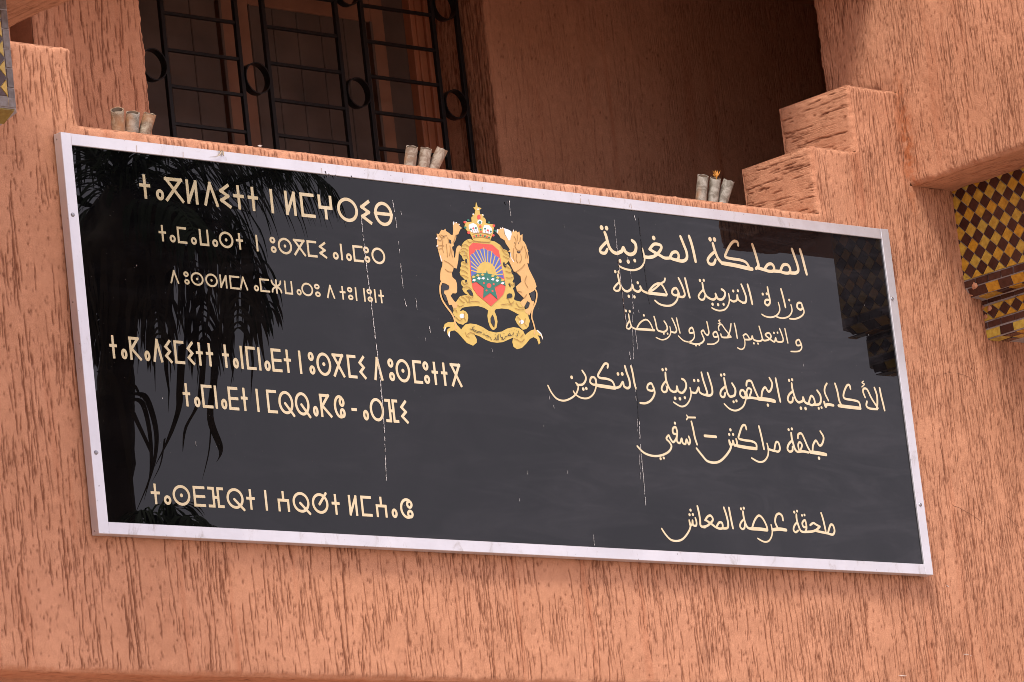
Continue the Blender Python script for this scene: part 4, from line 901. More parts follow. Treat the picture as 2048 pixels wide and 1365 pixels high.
for (ox, oy, sc), txt in ARA.items():
    for word in txt.replace('\n', ' ').split('|'):
        st = []
        for s in word.split(';'):
            wd, pts = s.split(':'); P = [tuple(float(v) for v in q.split(',')) for q in pts.split()]
            r = float(wd) / 2 / sc / 590.0 * (1.04 if len(P) > 1 else 1.0)
            P = catmull(P, 5)
            Q = [pln(ox + p[0] / sc, oy + p[1] / sc) for p in P]
            n = len(Q)
            st.append([(x, z, r * (1.0 if n < 4 else (0.84 + 0.16 * min(1, min(i, n - 1 - i) / 3 + 0.3)))) for i, (x, z) in enumerate(Q)])
        strokes_mesh('arabic_word', st, 0.0012, LY, M['gold'], sign)

# ---- coat of arms: printed film, layer over layer
arms = tag(empty('coat_of_arms', (pln(985, 560)[0], BY, pln(985, 560)[1])), None); arms.parent = sign
arms.location = arms.location - sign.location
EO, ES = (865, 400), 8.533
def epln(x, y): return pln(EO[0] + x / ES, EO[1] + y / ES)
lay = [0]
def poly_part(name, mat, polys, level):
    y = BY - 0.0005 - 0.0003 * level
    for P in polys:
        mb = MB(); pts = [epln(*p) for p in P]
        tri = tessellate_polygon([[Vector((p[0], p[1], 0)) for p in pts]])
        lay[0] += 1; yy = y - 0.00001 * (lay[0] % 12)
        n = len(pts)
        mb.add([(p[0], yy, p[1]) for p in pts], tri)
        mb.add([(p[0], yy, p[1]) for p in pts] + [(p[0], BY, p[1]) for p in pts], [(i, (i + 1) % n, n + (i + 1) % n, n + i) for i in range(n)])
        mb.build(name, mat, arms, normals=False)
def P_(s, dx=0, dy=0): return [(float(a.split(',')[0]) + dx, float(a.split(',')[1]) + dy) for a in s.split()]
def disc(cx, cy, r, n=12, ry=None): return [(cx + r * math.cos(i / n * 2 * math.pi), cy + (ry or r) * math.sin(i / n * 2 * math.pi)) for i in range(n)]
def lines_part(name, mat, lst, level, w=7):
    st = []
    for L in lst:
        ww = w
        if ':' in L: ww, L = L.split(':'); ww = float(ww)
        P = catmull(P_(L), 4); st.append([epln(*p) + (ww / 2 / ES / 590,) for p in P])
    return strokes_mesh(name, st, 0.0007, BY - 0.0005 - 0.0003 * level, mat, arms, depth=0)
cart = P_("700,700 640,665 590,680 545,710 520,740 500,770 497,810 478,842 455,880 462,922 498,958 518,1012 552,1045 500,1052 482,1092 490,1130 470,1165 480,1200 462,1240 478,1292 538,1350 552,1364 500,1378 484,1425 500,1465 522,1482 508,1530 530,1570 562,1602 604,1625 560,1628 472,1645 432,1700 400,1745 372,1742 372,1790 350,1850 362,1900 345,1930 365,1975 388,2000 385,2060 440,2110 520,2135 552,2105 590,2090 608,2020 604,1960 570,1910 520,1885 480,1900 466,1890 500,1850 540,1835 640,1820 780,1815 880,1845 950,1890 936,1980 950,2080 980,2170 1015,2215 1045,2225 1090,2185 1108,2080 1092,1990 1055,1900 1080,1868 1180,1855 1300,1870 1400,1920 1480,1965 1430,1985 1408,2045 1440,2110 1480,2160 1540,2220 1600,2205 1640,2160 1648,2110 1662,2070 1636,2000 1630,1960 1570,1860 1560,1800 1500,1740 1400,1715 1388,1690 1405,1620 1390,1560 1368,1512 1398,1482 1398,1430 1362,1402 1385,1350 1376,1290 1340,1245 1345,1190 1300,1120 1258,1088 1292,1052 1312,1000 1308,940 1262,860 1205,842 1150,770 1060,712 1000,700")
poly_part('cartouche', M['emb_gold'], [cart], 0)
ribbon = P_("380,2070 350,2092 265,2088 208,2122 186,2185 204,2250 218,2190 262,2166 312,2172 258,2208 244,2258 262,2315 292,2352 286,2270 312,2240 372,2230 432,2272 500,2350 585,2445 690,2492 752,2440 752,2380 706,2296 800,2330 900,2388 1000,2428 1100,2440 1200,2430 1300,2385 1378,2350 1360,2430 1382,2512 1440,2552 1522,2530 1600,2452 1660,2375 1722,2345 1782,2380 1812,2472 1838,2440 1822,2360 1790,2312 1845,2325 1878,2390 1882,2350 1856,2285 1800,2232 1740,2212 1680,2230 1622,2270 1578,2312 1545,2240 1470,2190 1380,2175 1270,2200 1180,2250 1080,2268 960,2242 850,2172 740,2125 640,2113 560,2130 505,2190 490,2218 420,2140")
poly_part('ribbon', M['emb_gold'], [ribbon], 1)
lionL = P_("345,385 362,368 372,395 415,380 412,405 462,415 450,440 500,485 475,500 455,540 435,590 400,600 402,640 385,700 355,750 360,790 335,800 330,830 355,880 362,940 365,990 385,985 395,900 400,850 420,800 450,780 485,795 490,830 470,860 445,890 440,960 436,1030 425,1090 410,1175 355,1160 350,1200 326,1250 335,1320 392,1372 412,1430 416,1500 415,1580 390,1600 340,1595 305,1640 330,1680 370,1735 420,1762 430,1800 400,1855 350,1850 325,1795 280,1795 262,1740 230,1640 190,1592 190,1550 240,1540 270,1532 285,1486 270,1460 215,1430 165,1422 130,1370 130,1280 140,1200 165,1130 170,1060 145,1055 115,945 80,802 58,798 76,770 76,682 52,662 76,632 70,580 110,588 135,540 150,514 185,522 218,498 226,535 280,570 310,600 345,602 352,540 348,450")
lionR = P_("1100,500 1092,565 1130,602 1160,652 1225,690 1250,750 1300,820 1318,852 1292,888 1328,895 1336,960 1310,1000 1298,1040 1340,1130 1385,1225 1422,1232 1502,1312 1515,1402 1422,1482 1440,1562 1560,1682 1502,1742 1492,1765 1542,1832 1562,1828 1612,1732 1652,1752 1632,1850 1582,1872 1578,1922 1652,1972 1682,1902 1732,1752 1722,1732 1690,1730 1640,1602 1730,1552 1772,1482 1742,1382 1642,1182 1612,1085 1642,1088 1642,990 1618,885 1634,892 1592,785 1608,802 1562,722 1532,692 1532,590 1492,612 1476,542 1450,562 1420,526 1400,552 1376,508 1360,560 1330,620 1320,690 1290,690 1226,592 1215,490 1190,468 1182,492 1150,474 1145,505")
poly_part('lion', M['emb_lion'], [lionL], 2); poly_part('lion', M['emb_lion'], [lionR], 2)
poly_part('claw_highlight', M['emb_white'], [P_("1215,486 1300,515 1342,545 1346,600 1330,640 1322,690 1298,700 1240,600"), P_("345,385 362,368 368,400 350,440"), P_("385,392 415,380 405,405"), P_("440,420 462,415 450,440"),
    P_("190,2240 215,2175 222,2190 206,2250"), P_("262,2315 278,2240 292,2262 290,2352"), P_("1092,560 1100,500 1120,520 1108,570"), P_("1145,505 1150,474 1172,500"), P_("1182,496 1190,468 1206,492"),
    P_("1370,540 1376,508 1388,548"), P_("1326,900 1340,985 1390,1060 1372,1062 1330,985"), P_("1790,2222 1850,2280 1874,2350 1878,2390 1840,2300 1780,2240"), disc(500, 1985, 40, 14), disc(1517, 2085, 36, 14), P_("52,660 76,640 80,685"), P_("58,798 80,770 90,800"), P_("480,600 560,470 640,560 690,700 640,640")[:0] or P_("148,1055 120,950 132,955 160,1050")], 3)
lines_part('tail', M['emb_lion'], ["34:152,1405 126,1480 130,1600 165,1715 232,1822 310,1925 360,2015 382,2110 398,2195", "30:1742,1520 1776,1600 1760,1740 1705,1870 1688,2000 1716,2100 1742,2210 1734,2290"], 2.6)
sh = P_("215,225 545,255 655,355 682,480 720,690 748,800 766,900 765,1010 730,1110 640,1200 525,1305 400,1200 290,1110 215,1000 185,850 172,700 165,560 150,290", 469, 512)
poly_part('shield', M['emb_red'], [sh], 4)
poly_part('shield_sky', M['emb_blue'], [P_("165,435 235,395 265,345 325,345 395,315 465,355 535,375 590,435 662,480 715,690 742,835 640,790 440,745 270,745 187,795", 469, 512)], 5)
rays = ["170,440 300,600", "225,410 330,575", "265,345 370,555", "330,350 408,550", "397,315 428,545", "468,360 462,560", "535,375 508,580", "590,450 550,600", "660,490 580,650", "695,600 595,695", "712,675 605,745", "180,540 290,650", "185,625 282,680", "185,695 275,722", "718,762 620,768"]
def off(s): return "20:" + " ".join(f"{float(p.split(',')[0]) + 469},{float(p.split(',')[1]) + 512}" for p in s.split())
lines_part('sun_rays', M['emb_gold'], [off(r) for r in rays], 6)
poly_part('sun', M['emb_gold'], [P_("275,745 280,690 295,645 340,580 385,555 430,550 480,558 520,575 560,615 590,670 612,765 620,785 440,745", 469, 512)], 7)
star = P_("448,690 480,825 722,902 578,985 632,1190 505,1078 388,1165 398,990 228,858 418,832", 469, 512)
poly_part('green_band', M['emb_green'], [P_("185,797 270,748 440,743 640,790 752,882 770,962 640,890 500,852 300,882 200,912", 469, 512)], 8)
poly_part('green_star', M['emb_green'], [star], 9)
def dia(cx, cy): return P_(f"{cx-32},{cy+8} {cx-8},{cy-22} {cx+32},{cy-8} {cx+8},{cy+22}", 469, 512)
poly_part('yellow_lozenge', M['emb_gold'], [dia(*c) for c in ((220, 808), (293, 783), (373, 770), (548, 792), (632, 820), (715, 863))], 10)
poly_part('white_lozenge', M['emb_white'], [dia(*c) for c in ((230, 865), (312, 835), (385, 833), (548, 850), (625, 872), (716, 915))] + [P_("452,860 462,822 476,862", 469, 512)], 10)
poly_part('red_eyelet', M['emb_red'], [disc(482 + 469, 958 + 512, 40, 14)] + [disc(x + 469, y + 512, 17, 8) for x, y in ((395, 915), (562, 933), (440, 1040), (543, 1050))], 10)
crown = P_("530,382 560,372 600,385 668,376 660,330 665,292 690,282 672,258 690,236 716,250 728,180 690,133 730,126 741,45 765,125 830,145 795,182 806,250 822,252 850,246 872,272 850,300 886,312 905,350 905,402 950,412 1030,422 1046,470 1034,510 1030,560 1000,642 975,722 830,716 690,696 668,640 640,585 600,550 560,500 545,470 550,420")
poly_part('crown', M['emb_gold'], [crown], 4)
poly_part('crown_lining', M['emb_white'], [P_("612,430 640,412 690,402 740,430 765,490 782,562 700,566 650,552 612,490"), P_("862,470 878,436 920,430 962,442 1002,490 1010,560 980,585 850,562"), P_("770,345 800,340 845,370 830,415 780,415 755,390"), disc(690, 248, 12, 8), disc(850, 262, 12, 8), disc(770, 165, 14, 8), disc(558, 380, 14, 8)], 6)
red = [disc(783, 298, 30, 12, 42), disc(808, 458, 20, 10), disc(820, 550, 14, 8), disc(688, 491, 18, 8), disc(935, 525, 18, 8), disc(545, 385, 20, 10), disc(612, 562, 24, 10), disc(1038, 445, 22, 10), disc(1030, 610, 20, 10)] + [disc(x, y, 16, 8) for x, y in ((705, 626), (775, 612), (848, 612), (922, 634))]
grn = [disc(800, 390, 24, 10), disc(815, 510, 15, 8), disc(645, 508, 17, 8), disc(730, 485, 17, 8), disc(888, 497, 17, 8), disc(985, 545, 17, 8), disc(605, 352, 18, 8), disc(552, 478, 20, 8), disc(955, 390, 17, 8), disc(1068, 535, 18, 8)] + [disc(x, y, 15, 8) for x, y in ((740, 616), (812, 610), (886, 622), (958, 646))]
poly_part('red_jewel', M['emb_red'], red, 7); poly_part('green_jewel', M['emb_green'], grn, 7)
poly_part('dark_gap', M['emb_hole'], [P_("278,678 306,690 316,745 292,752 274,715"), P_("560,1008 580,1015 586,1085 562,1078 552,1040"), P_("552,1368 582,1366 584,1400 560,1415 556,1385"), P_("585,1545 615,1530 650,1545 685,1600 680,1642 640,1632 615,1600 600,1570 582,1565"),
    P_("1018,1965 1042,2010 1060,2090 1048,2175 1028,2160 990,2090 988,2020"), P_("1198,1078 1218,1062 1232,1100 1262,1090 1240,1160 1208,1130"), P_("1290,1435 1312,1430 1330,1480 1318,1492"), P_("1262,1690 1268,1620 1300,1598 1345,1605 1360,1650 1340,1672 1300,1680"),
    P_("1650,1595 1728,1555 1748,1640 1730,1720 1692,1725"), P_("1566,1820 1612,1732 1655,1762 1640,1820 1588,1858"), P_("165,1430 215,1445 268,1472 280,1500 262,1535 195,1550 185,1600 225,1650 255,1740 200,1720 150,1600 140,1500")][:11], 5)
poly_part('lion_mouth', M['emb_dark'], [P_("1432,876 1460,885 1496,880 1490,912 1462,915 1440,902"), disc(188, 632, 9, 8), disc(1398, 738, 9, 8), disc(1462, 740, 9, 8)], 4)
brown = ["135,600 180,622 240,610", "110,610 150,650 200,640", "80,680 130,700 160,660", "90,800 130,780 190,790", "100,850 150,830", "170,700 160,800 180,900", "230,760 240,860 250,980", "290,780 300,860 280,960", "330,840 320,920 340,980", "190,1040 270,1080 350,1150", "210,1190 270,1230 330,1235", "385,610 370,680 340,740", "250,650 270,700 265,740",
  "500,780 560,770 610,800", "480,850 540,830 600,870", "470,900 530,880 590,930", "520,960 570,950 600,1000", "500,1060 560,1090 600,1080", "490,1130 550,1140 600,1180", "480,1200 540,1220 590,1260", "480,1290 540,1300 600,1330", "500,1400 540,1450 600,1420", "520,1500 600,1490 660,1540", "590,690 620,730 670,720",
  "440,1680 500,1740 540,1760", "480,1650 560,1700 590,1760", "560,1640 620,1690 610,1760", "620,1750 700,1735 800,1750", "600,1640 660,1680 690,1640", "420,1800 470,1830 520,1800", "360,1880 400,1890 410,1930", "390,2000 450,2060 500,2040", "545,1930 530,2000 560,2060", "1150,800 1220,870 1290,880", "1180,860 1240,930 1300,950", "1200,960 1250,990 1300,1010", "1230,1120 1290,1160 1330,1180", "1240,1220 1300,1240 1350,1250", "1250,1330 1310,1340 1370,1320", "1300,1420 1360,1460 1390,1420", "1170,1795 1280,1780 1350,1800", "1290,1700 1330,1780 1380,1740", "1420,1760 1470,1830 1550,1850", "1400,1850 1480,1880 1560,1880", "1440,2000 1500,2060 1480,2140", "1580,2030 1560,2100 1600,2160",
  "1380,620 1420,700 1400,800", "1440,600 1440,700", "1500,640 1480,720", "1400,800 1440,860 1500,860 1530,800", "1380,830 1370,940 1390,1040", "1430,930 1420,1020 1450,1080", "1500,930 1510,1020 1480,1080", "1560,800 1590,900 1580,1000", "1600,900 1620,1000", "1400,1240 1500,1180 1570,1100", "1600,1300 1570,1400 1620,1500", "1450,1560 1520,1580", "1560,1680 1600,1620",
  "590,2300 640,2270 710,2290", "560,2260 570,2320 620,2350", "1380,2370 1440,2390 1510,2430 1560,2380", "1500,2350 1540,2300", "680,705 830,735 970,722", "675,590 830,565 990,610", "690,655 830,640 980,675", "680,560 670,520", "720,560 705,515", "760,560 740,515", "890,565 905,520", "940,575 945,540", "985,590 990,560"]
lines_part('outline', M['emb_brown'], ["10:" + s for s in brown], 6.5)
lines_part('ribbon_script', M['emb_dark'], ["9:705,2168 672,2196 740,2240 825,2262 800,2275 735,2262 680,2225 632,2205", "9:850,2306 872,2290 905,2322 935,2318 950,2340 915,2345", "9:950,2340 985,2352 990,2380 1000,2395", "8:855,2228 856,2230", "8:912,2262 913,2263", "8:960,2275 961,2276",
   "9:1036,2395 1060,2385 1072,2350 1082,2395 1096,2388 1100,2320", "9:1106,2392 1118,2388 1120,2300", "9:1170,2395 1190,2375 1182,2345 1166,2356 1184,2364", "9:1145,2292 1155,2345", "9:1195,2392 1225,2368 1236,2340 1262,2330 1300,2318 1322,2296 1300,2288 1288,2316 1340,2316 1370,2296 1378,2268",
   "9:1412,2322 1436,2330 1446,2300 1432,2282", "9:1458,2240 1470,2290", "8:1310,2245 1312,2246", "8:1345,2238 1346,2238", "8:1395,2220 1397,2220", "8:1430,2235 1432,2236", "8:1206,2280 1216,2290", "8:1060,2300 1066,2308"], 7)

# ---- pale drips and rust run down the panel
drg = random.Random(12)
def drip(pts, w, gap, mat=None, seed=0):
    P = catmull([pln(*p) for p in pts], 8); mb = MB(); acc = 0; on = True; run = 0
    L = [(a, b) for a, b in zip(P[:-1], P[1:])]
    for (a, b) in L:
        d = math.hypot(b[0] - a[0], b[1] - a[1]); n = max(1, int(d / 0.003))
        for k in range(n):
            run -= 1
            if run <= 0:
                on = drg.random() > gap; run = drg.randint(2, 12) if on else drg.randint(1, int(2 + 9 * gap))
            if not on: continue
            t = k / n; x = a[0] + (b[0] - a[0]) * t + drg.gauss(0, .0005); z = a[1] + (b[1] - a[1]) * t
            h = .0021; ww = w * drg.uniform(.15, 1.0) * (1.5 if drg.random() < .08 else 1)
            yy = LY - .0004
            mb.add([(x - ww, yy, z - h), (x + ww * drg.uniform(.5, 1), yy, z - h * 1.1), (x + ww, yy, z + h), (x - ww * drg.uniform(.4, 1), yy, z + h * 1.2)], [(0, 1, 2, 3)])
    if mb.v: tag(mb.build('drip_stain', mat or M['drip'], sign, normals=False), kind='stuff')
M['rust'] = simple('rusty_run', (0.13, 0.055, 0.025), 0.8, 0, 0.3, 60)
M['soot'] = simple('black_run', (0.006, 0.005, 0.005), 0.6, 0, 0.1, 60)
drip([(722, 436), (731, 520), (741, 600), (752, 690), (760, 760), (768, 860), (772, 962)], .0017, .30)
drip([(785, 402), (795, 470), (806, 580), (812, 614)], .0011, .62)
drip([(801, 420), (812, 500), (826, 560), (836, 640)], .0009, .86)
drip([(1228, 441), (1236, 520), (1247, 610), (1253, 650)], .0010, .45)
drip([(1018, 402), (1020, 425), (1024, 446)], .0014, .25)
drip([(1268, 432), (1271, 442)], .0012, .1)
drip([(1262, 560), (1268, 640), (1275, 700)], .0009, .6)
drip([(1258, 700), (1263, 735)], .0012, .2)
drip([(1277, 436), (1284, 500), (1292, 560), (1299, 610)], .0013, .1, M['soot'])
drip([(1247, 440), (1252, 500), (1262, 560), (1266, 700), (1274, 840), (1281, 960)], .0007, .75)
drip([(1278, 845), (1281, 900), (1287, 960), (1291, 1012)], .0016, .18)
drip([(1236, 520), (1240, 560), (1246, 600), (1252, 660)], .0012, .35, M['rust'])
drip([(1266, 730), (1270, 760), (1274, 790), (1277, 850)], .0012, .3, M['soot'])
drip([(858, 655), (862, 672)], .0015, .3)
drip([(1186, 1062), (1188, 1092)], .0008, .5)
for k in range(34):
    x = drg.uniform(200, 1780); y = 300 + (x - 120) * .117 + drg.uniform(20, 620)
    drip([(x, y), (x + 1, y + drg.uniform(3, 9))], .0007, .45)
M['frame_stain'] = simple('brown_frame_stain', (0.45, 0.36, 0.30), 0.7, 0, 0.2, 60)
def stain(pts, w, mat, yy):
    P = catmull([pln(*p) for p in pts], 6); st = [[(p[0], p[1], w * (1 - .75 * i / len(P))) for i, p in enumerate(P)]]
    strokes_mesh('frame_mark', st, 0.0008, yy, mat, sign, depth=0)
for k in range(12):
    x = drg.uniform(180, 1720); y = 275 + (x - 122) * .1178 + drg.uniform(0, 3)
    stain([(x, y), (x + drg.uniform(-1, 2), y + drg.uniform(5, 13))], drg.uniform(.0006, .0014), M['frame_stain'], -0.0003)
for (x, y) in ((648, 345), (651, 352), (655, 350), (668, 352), (700, 354), (1012, 405)):
    stain([(x, y), (x + 1.5, y + 4)], .0022, M['emb_dark'], -0.0003)
# two dry curls stuck on the top of the frame
M['husk'] = simple('dry_husk', (0.42, 0.33, 0.22), 0.8, 0, 0.4, 90)
for lab, pts in (('small dry curled leaf hanging over the top edge of the sign frame, the longer one', [(436, 301), (442, 303), (440, 309), (434, 313), (420, 313)]), ('tiny dark curl on the top edge of the sign frame, right of the longer leaf', [(440.5, 300), (446, 303), (446.5, 310), (448, 312)])):
    P = [Vector(at(px_, py_, 1, -0.004)) for px_, py_ in pts]; t = tag(empty('dry_leaf', P[0]), lab, 'dry leaf')
    mb = MB(); vs = []; fs = []
    PP = [Vector(q) for q in catmull([tuple(p) for p in P], 4)]
    for i, p in enumerate(PP):
        r = .0022 * math.sin(math.pi * (i + .6) / (len(PP) + .2)) + .0004
        for k in range(5): vs.append(p + Vector((math.cos(k * 1.2566) * r, math.sin(k * 1.2566) * r, 0)))
    for i in range(len(PP) - 1):
        for k in range(5): l = (k + 1) % 5; fs.append((i * 5 + k, i * 5 + l, i * 5 + 5 + l, i * 5 + 5 + k))
    mb.add(vs, fs); mb.build('blade', M['husk'] if 'longer' in lab else M['pipe_in'], t, smooth=True)

# ------------------------------------------------------------------ palm across the street, seen in the gloss of the panel
M['frond'] = simple('palm_green', (0.045, 0.062, 0.022), 0.6, 0, 0.3, 3)
M['dead_frond'] = simple('palm_dead', (0.10, 0.07, 0.04), 0.8, 0, 0.3, 3)
M['trunk'] = simple('palm_trunk', (0.09, 0.065, 0.045), 0.9, 0, 0.3, 4, 0.6, 12)
def refl(px, py, dist):                                   # where the mirror image at this pixel stands in the street
    d = ray(px, py); k = (BY - EYE[1]) / d[1]; h = EYE + k * d; d = d * np.array([1, -1, 1]); d = d / np.linalg.norm(d)
    return Vector(h + d * dist)
PD = 34.0
ctr = refl(235, 410, PD); fw = (ctr - refl(235, 410, PD - 1)).normalized(); up = Vector((0, 0, 1)); rt = (refl(335, 410, PD) - ctr); rt.z = 0; U_ = rt.length / 100; rt.normalize()
prg = random.Random(77)
palm = tag(empty('palm_tree', (ctr.x, ctr.y, -4.28)), 'tall palm with ragged crown and hanging dead fronds, mirrored in the sign', 'palm tree')
def ribbon_(mb, P, w0, w1, side):
    n = len(P); vs = []; fs = []
    for i, p in enumerate(P):
        t = i / (n - 1); w_ = (w0 + (w1 - w0) * t) * (1 if t < .7 else 1 - (t - .7) / .33); vs += [p - side * w_, p + side * w_]
    for i in range(n - 1): fs.append((2 * i, 2 * i + 1, 2 * i + 3, 2 * i + 2))
    mb.add(vs, fs)
def frond(pts, depth, Lmax, n=46, droop=1.0, mat='frond', midw=0.035, lw=0.022):
    K = len(pts); P = [refl(px_, py_, PD + depth * (i / (K - 1)) ** 1.2) for i, (px_, py_) in enumerate(pts)]
    P = [Vector(q) for q in catmull([tuple(p) for p in P], 8)]
    mb = MB(); ribbon_(mb, P, midw, midw * .3, up.cross((P[-1] - P[0]).normalized()).normalized()); ribbon_(mb, P, midw, midw * .3, fw.cross((P[-1] - P[0]).normalized()).normalized())
    for k in range(n):
        t = (k + .5) / n * .96 + .04; f = t * (len(P) - 1); i = min(int(f), len(P) - 2); p = P[i].lerp(P[i + 1], f - i)
        T = (P[min(i + 1, len(P) - 1)] - P[max(i - 1, 0)]).normalized(); sd = T.cross(up)
        if sd.length < .2: sd = T.cross(fw)
        sd.normalize()
        for s in (-1, 1):
            L = Lmax * (0.35 + 0.65 * math.sin(math.pi * min(1, t * .92 + .08))) * prg.uniform(.75, 1.1)
            d = (T * prg.uniform(.55, .85) + sd * s * prg.uniform(.5, .9) + Vector((prg.gauss(0, .1), prg.gauss(0, .1), prg.gauss(0, .12)))).normalized()
            q = [p.copy()]; c = p.copy(); seg = 7
            for j in range(seg):
                c = c + d * (L / seg); q.append(c.copy()); d = (d + Vector((0, 0, -1)) * droop * .42 + Vector((prg.gauss(0, .03), prg.gauss(0, .03), 0))).normalized()
            ribbon_(mb, q, lw, lw * .5, (d.cross(fw) * .6 + fw.cross(T) * .5).normalized())
    mb.build('frond', M[mat], palm, normals=False)
F = frond
F([(240, 440), (372, 418), (480, 366), (560, 345), (620, 346), (660, 372)], -.6, .92, 52, .95, 'frond', .035, .015)
F([(240, 430), (330, 360), (430, 318), (520, 306), (580, 318)], .5, .95, 60, .8, 'frond', .035, .018)
F([(235, 430), (270, 350), (350, 300), (450, 285), (540, 300)], -.8, .9, 60, .8)
F([(240, 445), (340, 440), (430, 445), (500, 510), (545, 620)], 1.4, .7, 26, 1.3, 'dead_frond')
F([(240, 420), (290, 300), (370, 245), (460, 225), (540, 232), (600, 262)], 1.2, .8, 50, .7)
F([(245, 430), (330, 385), (430, 400), (490, 470), (515, 560), (525, 640)], .8, .7, 26, 1.3)
F([(240, 440), (330, 430), (420, 480), (470, 560), (480, 660)], -1.4, .9, 26, 1.3, 'dead_frond')
F([(240, 445), (310, 460), (380, 530), (405, 620), (408, 700)], .3, .8, 24, 1.4, 'dead_frond')
F([(238, 450), (280, 520), (310, 600), (318, 690)], -.9, .75, 22, 1.4, 'dead_frond')
F([(232, 450), (215, 530), (200, 610), (205, 690)], .6, .7, 36, 1.4, 'dead_frond')
F([(232, 450), (180, 500), (150, 590), (150, 680)], -.5, .8, 36, 1.4, 'dead_frond')
F([(230, 430), (200, 340), (160, 290), (90, 280), (20, 330)], 1., 1.0, 50, .8)
F([(230, 420), (225, 300), (190, 220), (120, 190), (40, 220)], -1., 1.0, 50, .8)
F([(235, 415), (260, 280), (320, 200), (420, 150), (540, 170)], -2., 1.0, 50, .8)
F([(235, 415), (250, 250), (270, 130), (330, 60)], .5, .95, 40, .7)
F([(225, 430), (120, 400), (40, 450), (-20, 560)], .8, .95, 46, 1.)
F([(230, 440), (160, 450), (90, 520), (50, 640)], 1.8, .9, 44, 1.2)
F([(240, 430), (300, 400), (360, 420), (400, 480)], -2.4, .8, 30, 1.3)
F([(238, 430), (280, 380), (350, 370), (420, 430), (440, 500)], 2.4, .8, 34, 1.3)
for k in range(78):                                        # hanging dead leaves of the skirt
    x0 = prg.uniform(165, 520); y0 = prg.uniform(450, 575) + max(0, x0 - 400) * .3; L = prg.uniform(120, 260) * (1.1 if x0 < 330 else .9)
    mb = MB(); dp = PD + prg.uniform(-1, 1); sw = prg.uniform(-22, 22)
    q = [refl(x0 + sw * (t / 6) + prg.uniform(-3, 3), y0 + L * t / 6, dp) for t in range(7)]
    ribbon_(mb, q, prg.uniform(.012, .045), .008, rt); mb.build('dead_leaf', M['dead_frond'], palm, normals=False)
for pts, wd in (([(365, 690), (361, 780), (358, 822), (338, 880), (311, 934)], .05), ([(410, 680), (404, 780), (394, 818), (372, 860), (366, 906)], .04), ([(432, 660), (430, 760), (422, 838), (442, 900), (433, 926)], .05), ([(425, 820), (419, 900), (404, 962)], .012),
                ([(262, 790), (290, 796), (310, 850), (313, 900), (300, 960), (268, 1035)], .035), ([(262, 800), (285, 810), (300, 870), (303, 940), (290, 1000)], .03), ([(262, 820), (276, 850), (300, 900), (308, 925)], .025), ([(258, 770), (270, 775), (282, 800)], .02),
                ([(200, 740), (225, 760), (245, 840), (262, 950), (266, 1060)], .045), ([(215, 770), (222, 758), (232, 770), (236, 800)], .02), ([(330, 880), (322, 930), (305, 965)], .012), ([(256, 770), (262, 720), (250, 700)], .015)):
    q = [Vector(v) for v in catmull([tuple(refl(a, b, PD - .4)) for a, b in pts], 6)]
    mb = MB(); ribbon_(mb, q, wd, wd * .5, (rt + up * .5).normalized()); mb.build('dead_leaf', M['dead_frond'], palm, normals=False)
def tube_along(name, pts, rs, mat, parent, n=14, rough=.0, seed=1):
    rg = random.Random(seed); vs, fs = [], []
    for p, r in zip(pts, rs):
        for i in range(n):
            t = i / n * 2 * math.pi; rr = r * (1 + rg.gauss(0, rough)); vs.append(Vector(p) + (rt * math.cos(t) + fw * math.sin(t)) * rr)
    for k in range(len(pts) - 1):
        for i in range(n): j = (i + 1) % n; fs.append((k * n + i, k * n + j, (k + 1) * n + j, (k + 1) * n + i))
    fs.append(tuple(range(n))); fs.append(tuple(range((len(pts) - 1) * n, len(pts) * n)))
    mb = MB(); mb.add(vs, fs); return mb.build(name, mat, parent, smooth=True)
tb = refl(228, 960, PD); tt_ = refl(236, 560, PD); gz = Vector((tb.x - .2, tb.y, -4.28)); st = [gz.lerp(tb, k / 20) for k in range(20)] + [tb.lerp(tt_, k / 14) for k in range(15)]
tube_along('trunk', st, [.19 + .015 * (k % 2) + (.0 if k < 22 else -.004 * (k - 22)) for k in range(len(st))], M['trunk'], palm, rough=.05)
cp = [refl(236, 640 - 30 * k, PD) for k in range(10)]
for q0, sz in (((300, 520), .62), ((200, 560), .5), ((330, 470), .6)):
    tube_along('dead_leaf_mass', [refl(q0[0], q0[1] - 16 * k * sz, PD + (.5 - sz) * 2) for k in range(9)], [v * sz for v in (.12, .34, .42, .5, .46, .5, .4, .3, .1)], M['dead_frond'], palm, 20, .16, int(sz * 100) + q0[0])
tube_along('crown_heart', cp, [.12, .3, .42, .5, .55, .5, .42, .3, .2, .1], M['dead_frond'], palm, 18, .12)
lump = [refl(225, 960 - 24 * k, PD) for k in range(9)]
tube_along('leaf_base_collar', lump, [.1, .19, .21, .2, .19, .2, .19, .2, .12], M['trunk'], palm, 14, .1)
low = tag(empty('palm_tree', (refl(330, 1200, PD - 3).x, refl(330, 1200, PD - 3).y, -4.28)), 'lower bushy palm mirrored in the bottom left corner of the black sign', 'palm tree')
palm_keep = palm; palm = low
PD -= 3
for (dx, dy) in ((70, -50), (150, 0), (200, 60), (-60, -60), (-120, 0), (30, -70), (110, -30), (-30, -40), (250, -5), (60, 20), (-150, 60), (180, 30)):
    F([(325, 1110), (325 + dx * .4, 1085 + dy * .7), (325 + dx * .8, 1085 + dy), (325 + dx, 1110 + dy * .8 + 40)], prg.uniform(-1, 1), .42, 30, .9, 'frond', .02, .014)
tr0 = refl(325, 1110, PD); tube_along('trunk', [Vector((tr0.x, tr0.y, -4.28)), Vector((tr0.x, tr0.y, tr0.z - 2)), tr0], [.25, .22, .2], M['trunk'], palm)
PD += 3

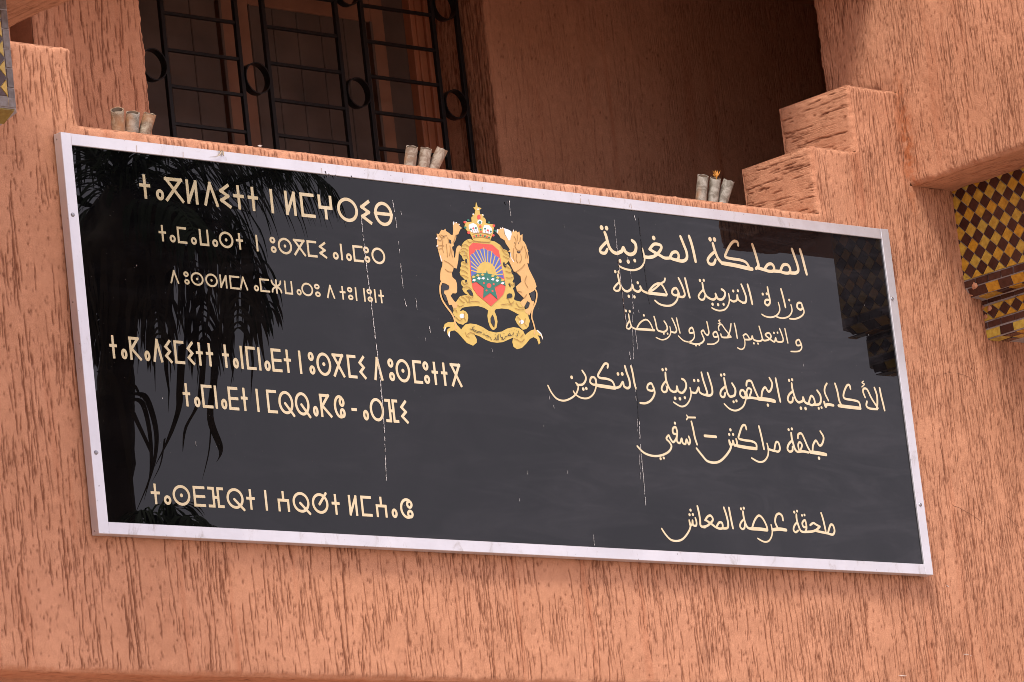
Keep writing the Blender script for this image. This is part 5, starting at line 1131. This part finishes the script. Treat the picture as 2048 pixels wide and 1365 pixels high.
# ---- small marks on the wall
M['chip'] = simple('pale_chip', (0.62, 0.50, 0.43), 0.9, 0, 0.2, 60)
def mark(px_, py_, L, wd, ang, mat='chip', ax=1, c=FY - .0012):
    p = Vector(at(px_, py_, ax, c)); ca, sa = math.cos(ang), math.sin(ang); vs = []
    n = 7
    for s in (1, -1):
        for i in range(n):
            t = (i / (n - 1) - .5) * s; vs.append(p + Vector((ca * t * L - sa * s * wd * math.cos(t * 3) * drg.uniform(.4, 1), 0, sa * t * L + ca * s * wd * math.cos(t * 3) * drg.uniform(.4, 1))))
    mb = MB(); mb.add(vs, [tuple(range(2 * n))]); mb.build('paint_chip', M[mat], bld, normals=False)
for a in ((520, 292, .02, .004, .1), (1932, 1309, .03, .002, 0), (1942, 1311, .01, .003, 0), (1805, 1352, .045, .0022, .0), (1896, 1173, .02, .0018, -.5)): mark(*a)

M['crack'] = simple('dark_crack', (0.10, 0.035, 0.016), 0.9)
def crack(pts, wd, ax=1, c=FY - .0016):
    P = [Vector(at(a, b, ax, c)) for a, b in pts]; Q = []
    for a, b in zip(P[:-1], P[1:]):
        for k in range(6): Q.append(a.lerp(b, k / 6) + Vector((drg.gauss(0, .0012) if ax == 1 else 0, drg.gauss(0, .0012) if ax == 0 else 0, drg.gauss(0, .0012))))
    Q.append(P[-1]); mb = MB(); vs = []; fs = []
    for i, q in enumerate(Q):
        d = (Q[min(i + 1, len(Q) - 1)] - Q[max(i - 1, 0)]).normalized(); sd = d.cross(Vector((0, 1, 0) if ax == 1 else (1, 0, 0))) * wd * drg.uniform(.5, 1.2); vs += [q - sd, q + sd]
    for i in range(len(Q) - 1): fs.append((2 * i, 2 * i + 1, 2 * i + 3, 2 * i + 2))
    mb.add(vs, fs); mb.build('crack', M['crack'], bld, normals=False)
crack([(1870, 752), (1905, 745), (1935, 752), (1952, 772)], .0007); crack([(1905, 1010), (1935, 1025), (1958, 1040), (1972, 1048)], .0007)
crack([(2010, 1030), (2040, 1056)], .0006); crack([(1828, 448), (1846, 466)], .0006); crack([(1808, 300), (1806, 340)], .0011); crack([(1810, 345), (1811, 362)], .0009)
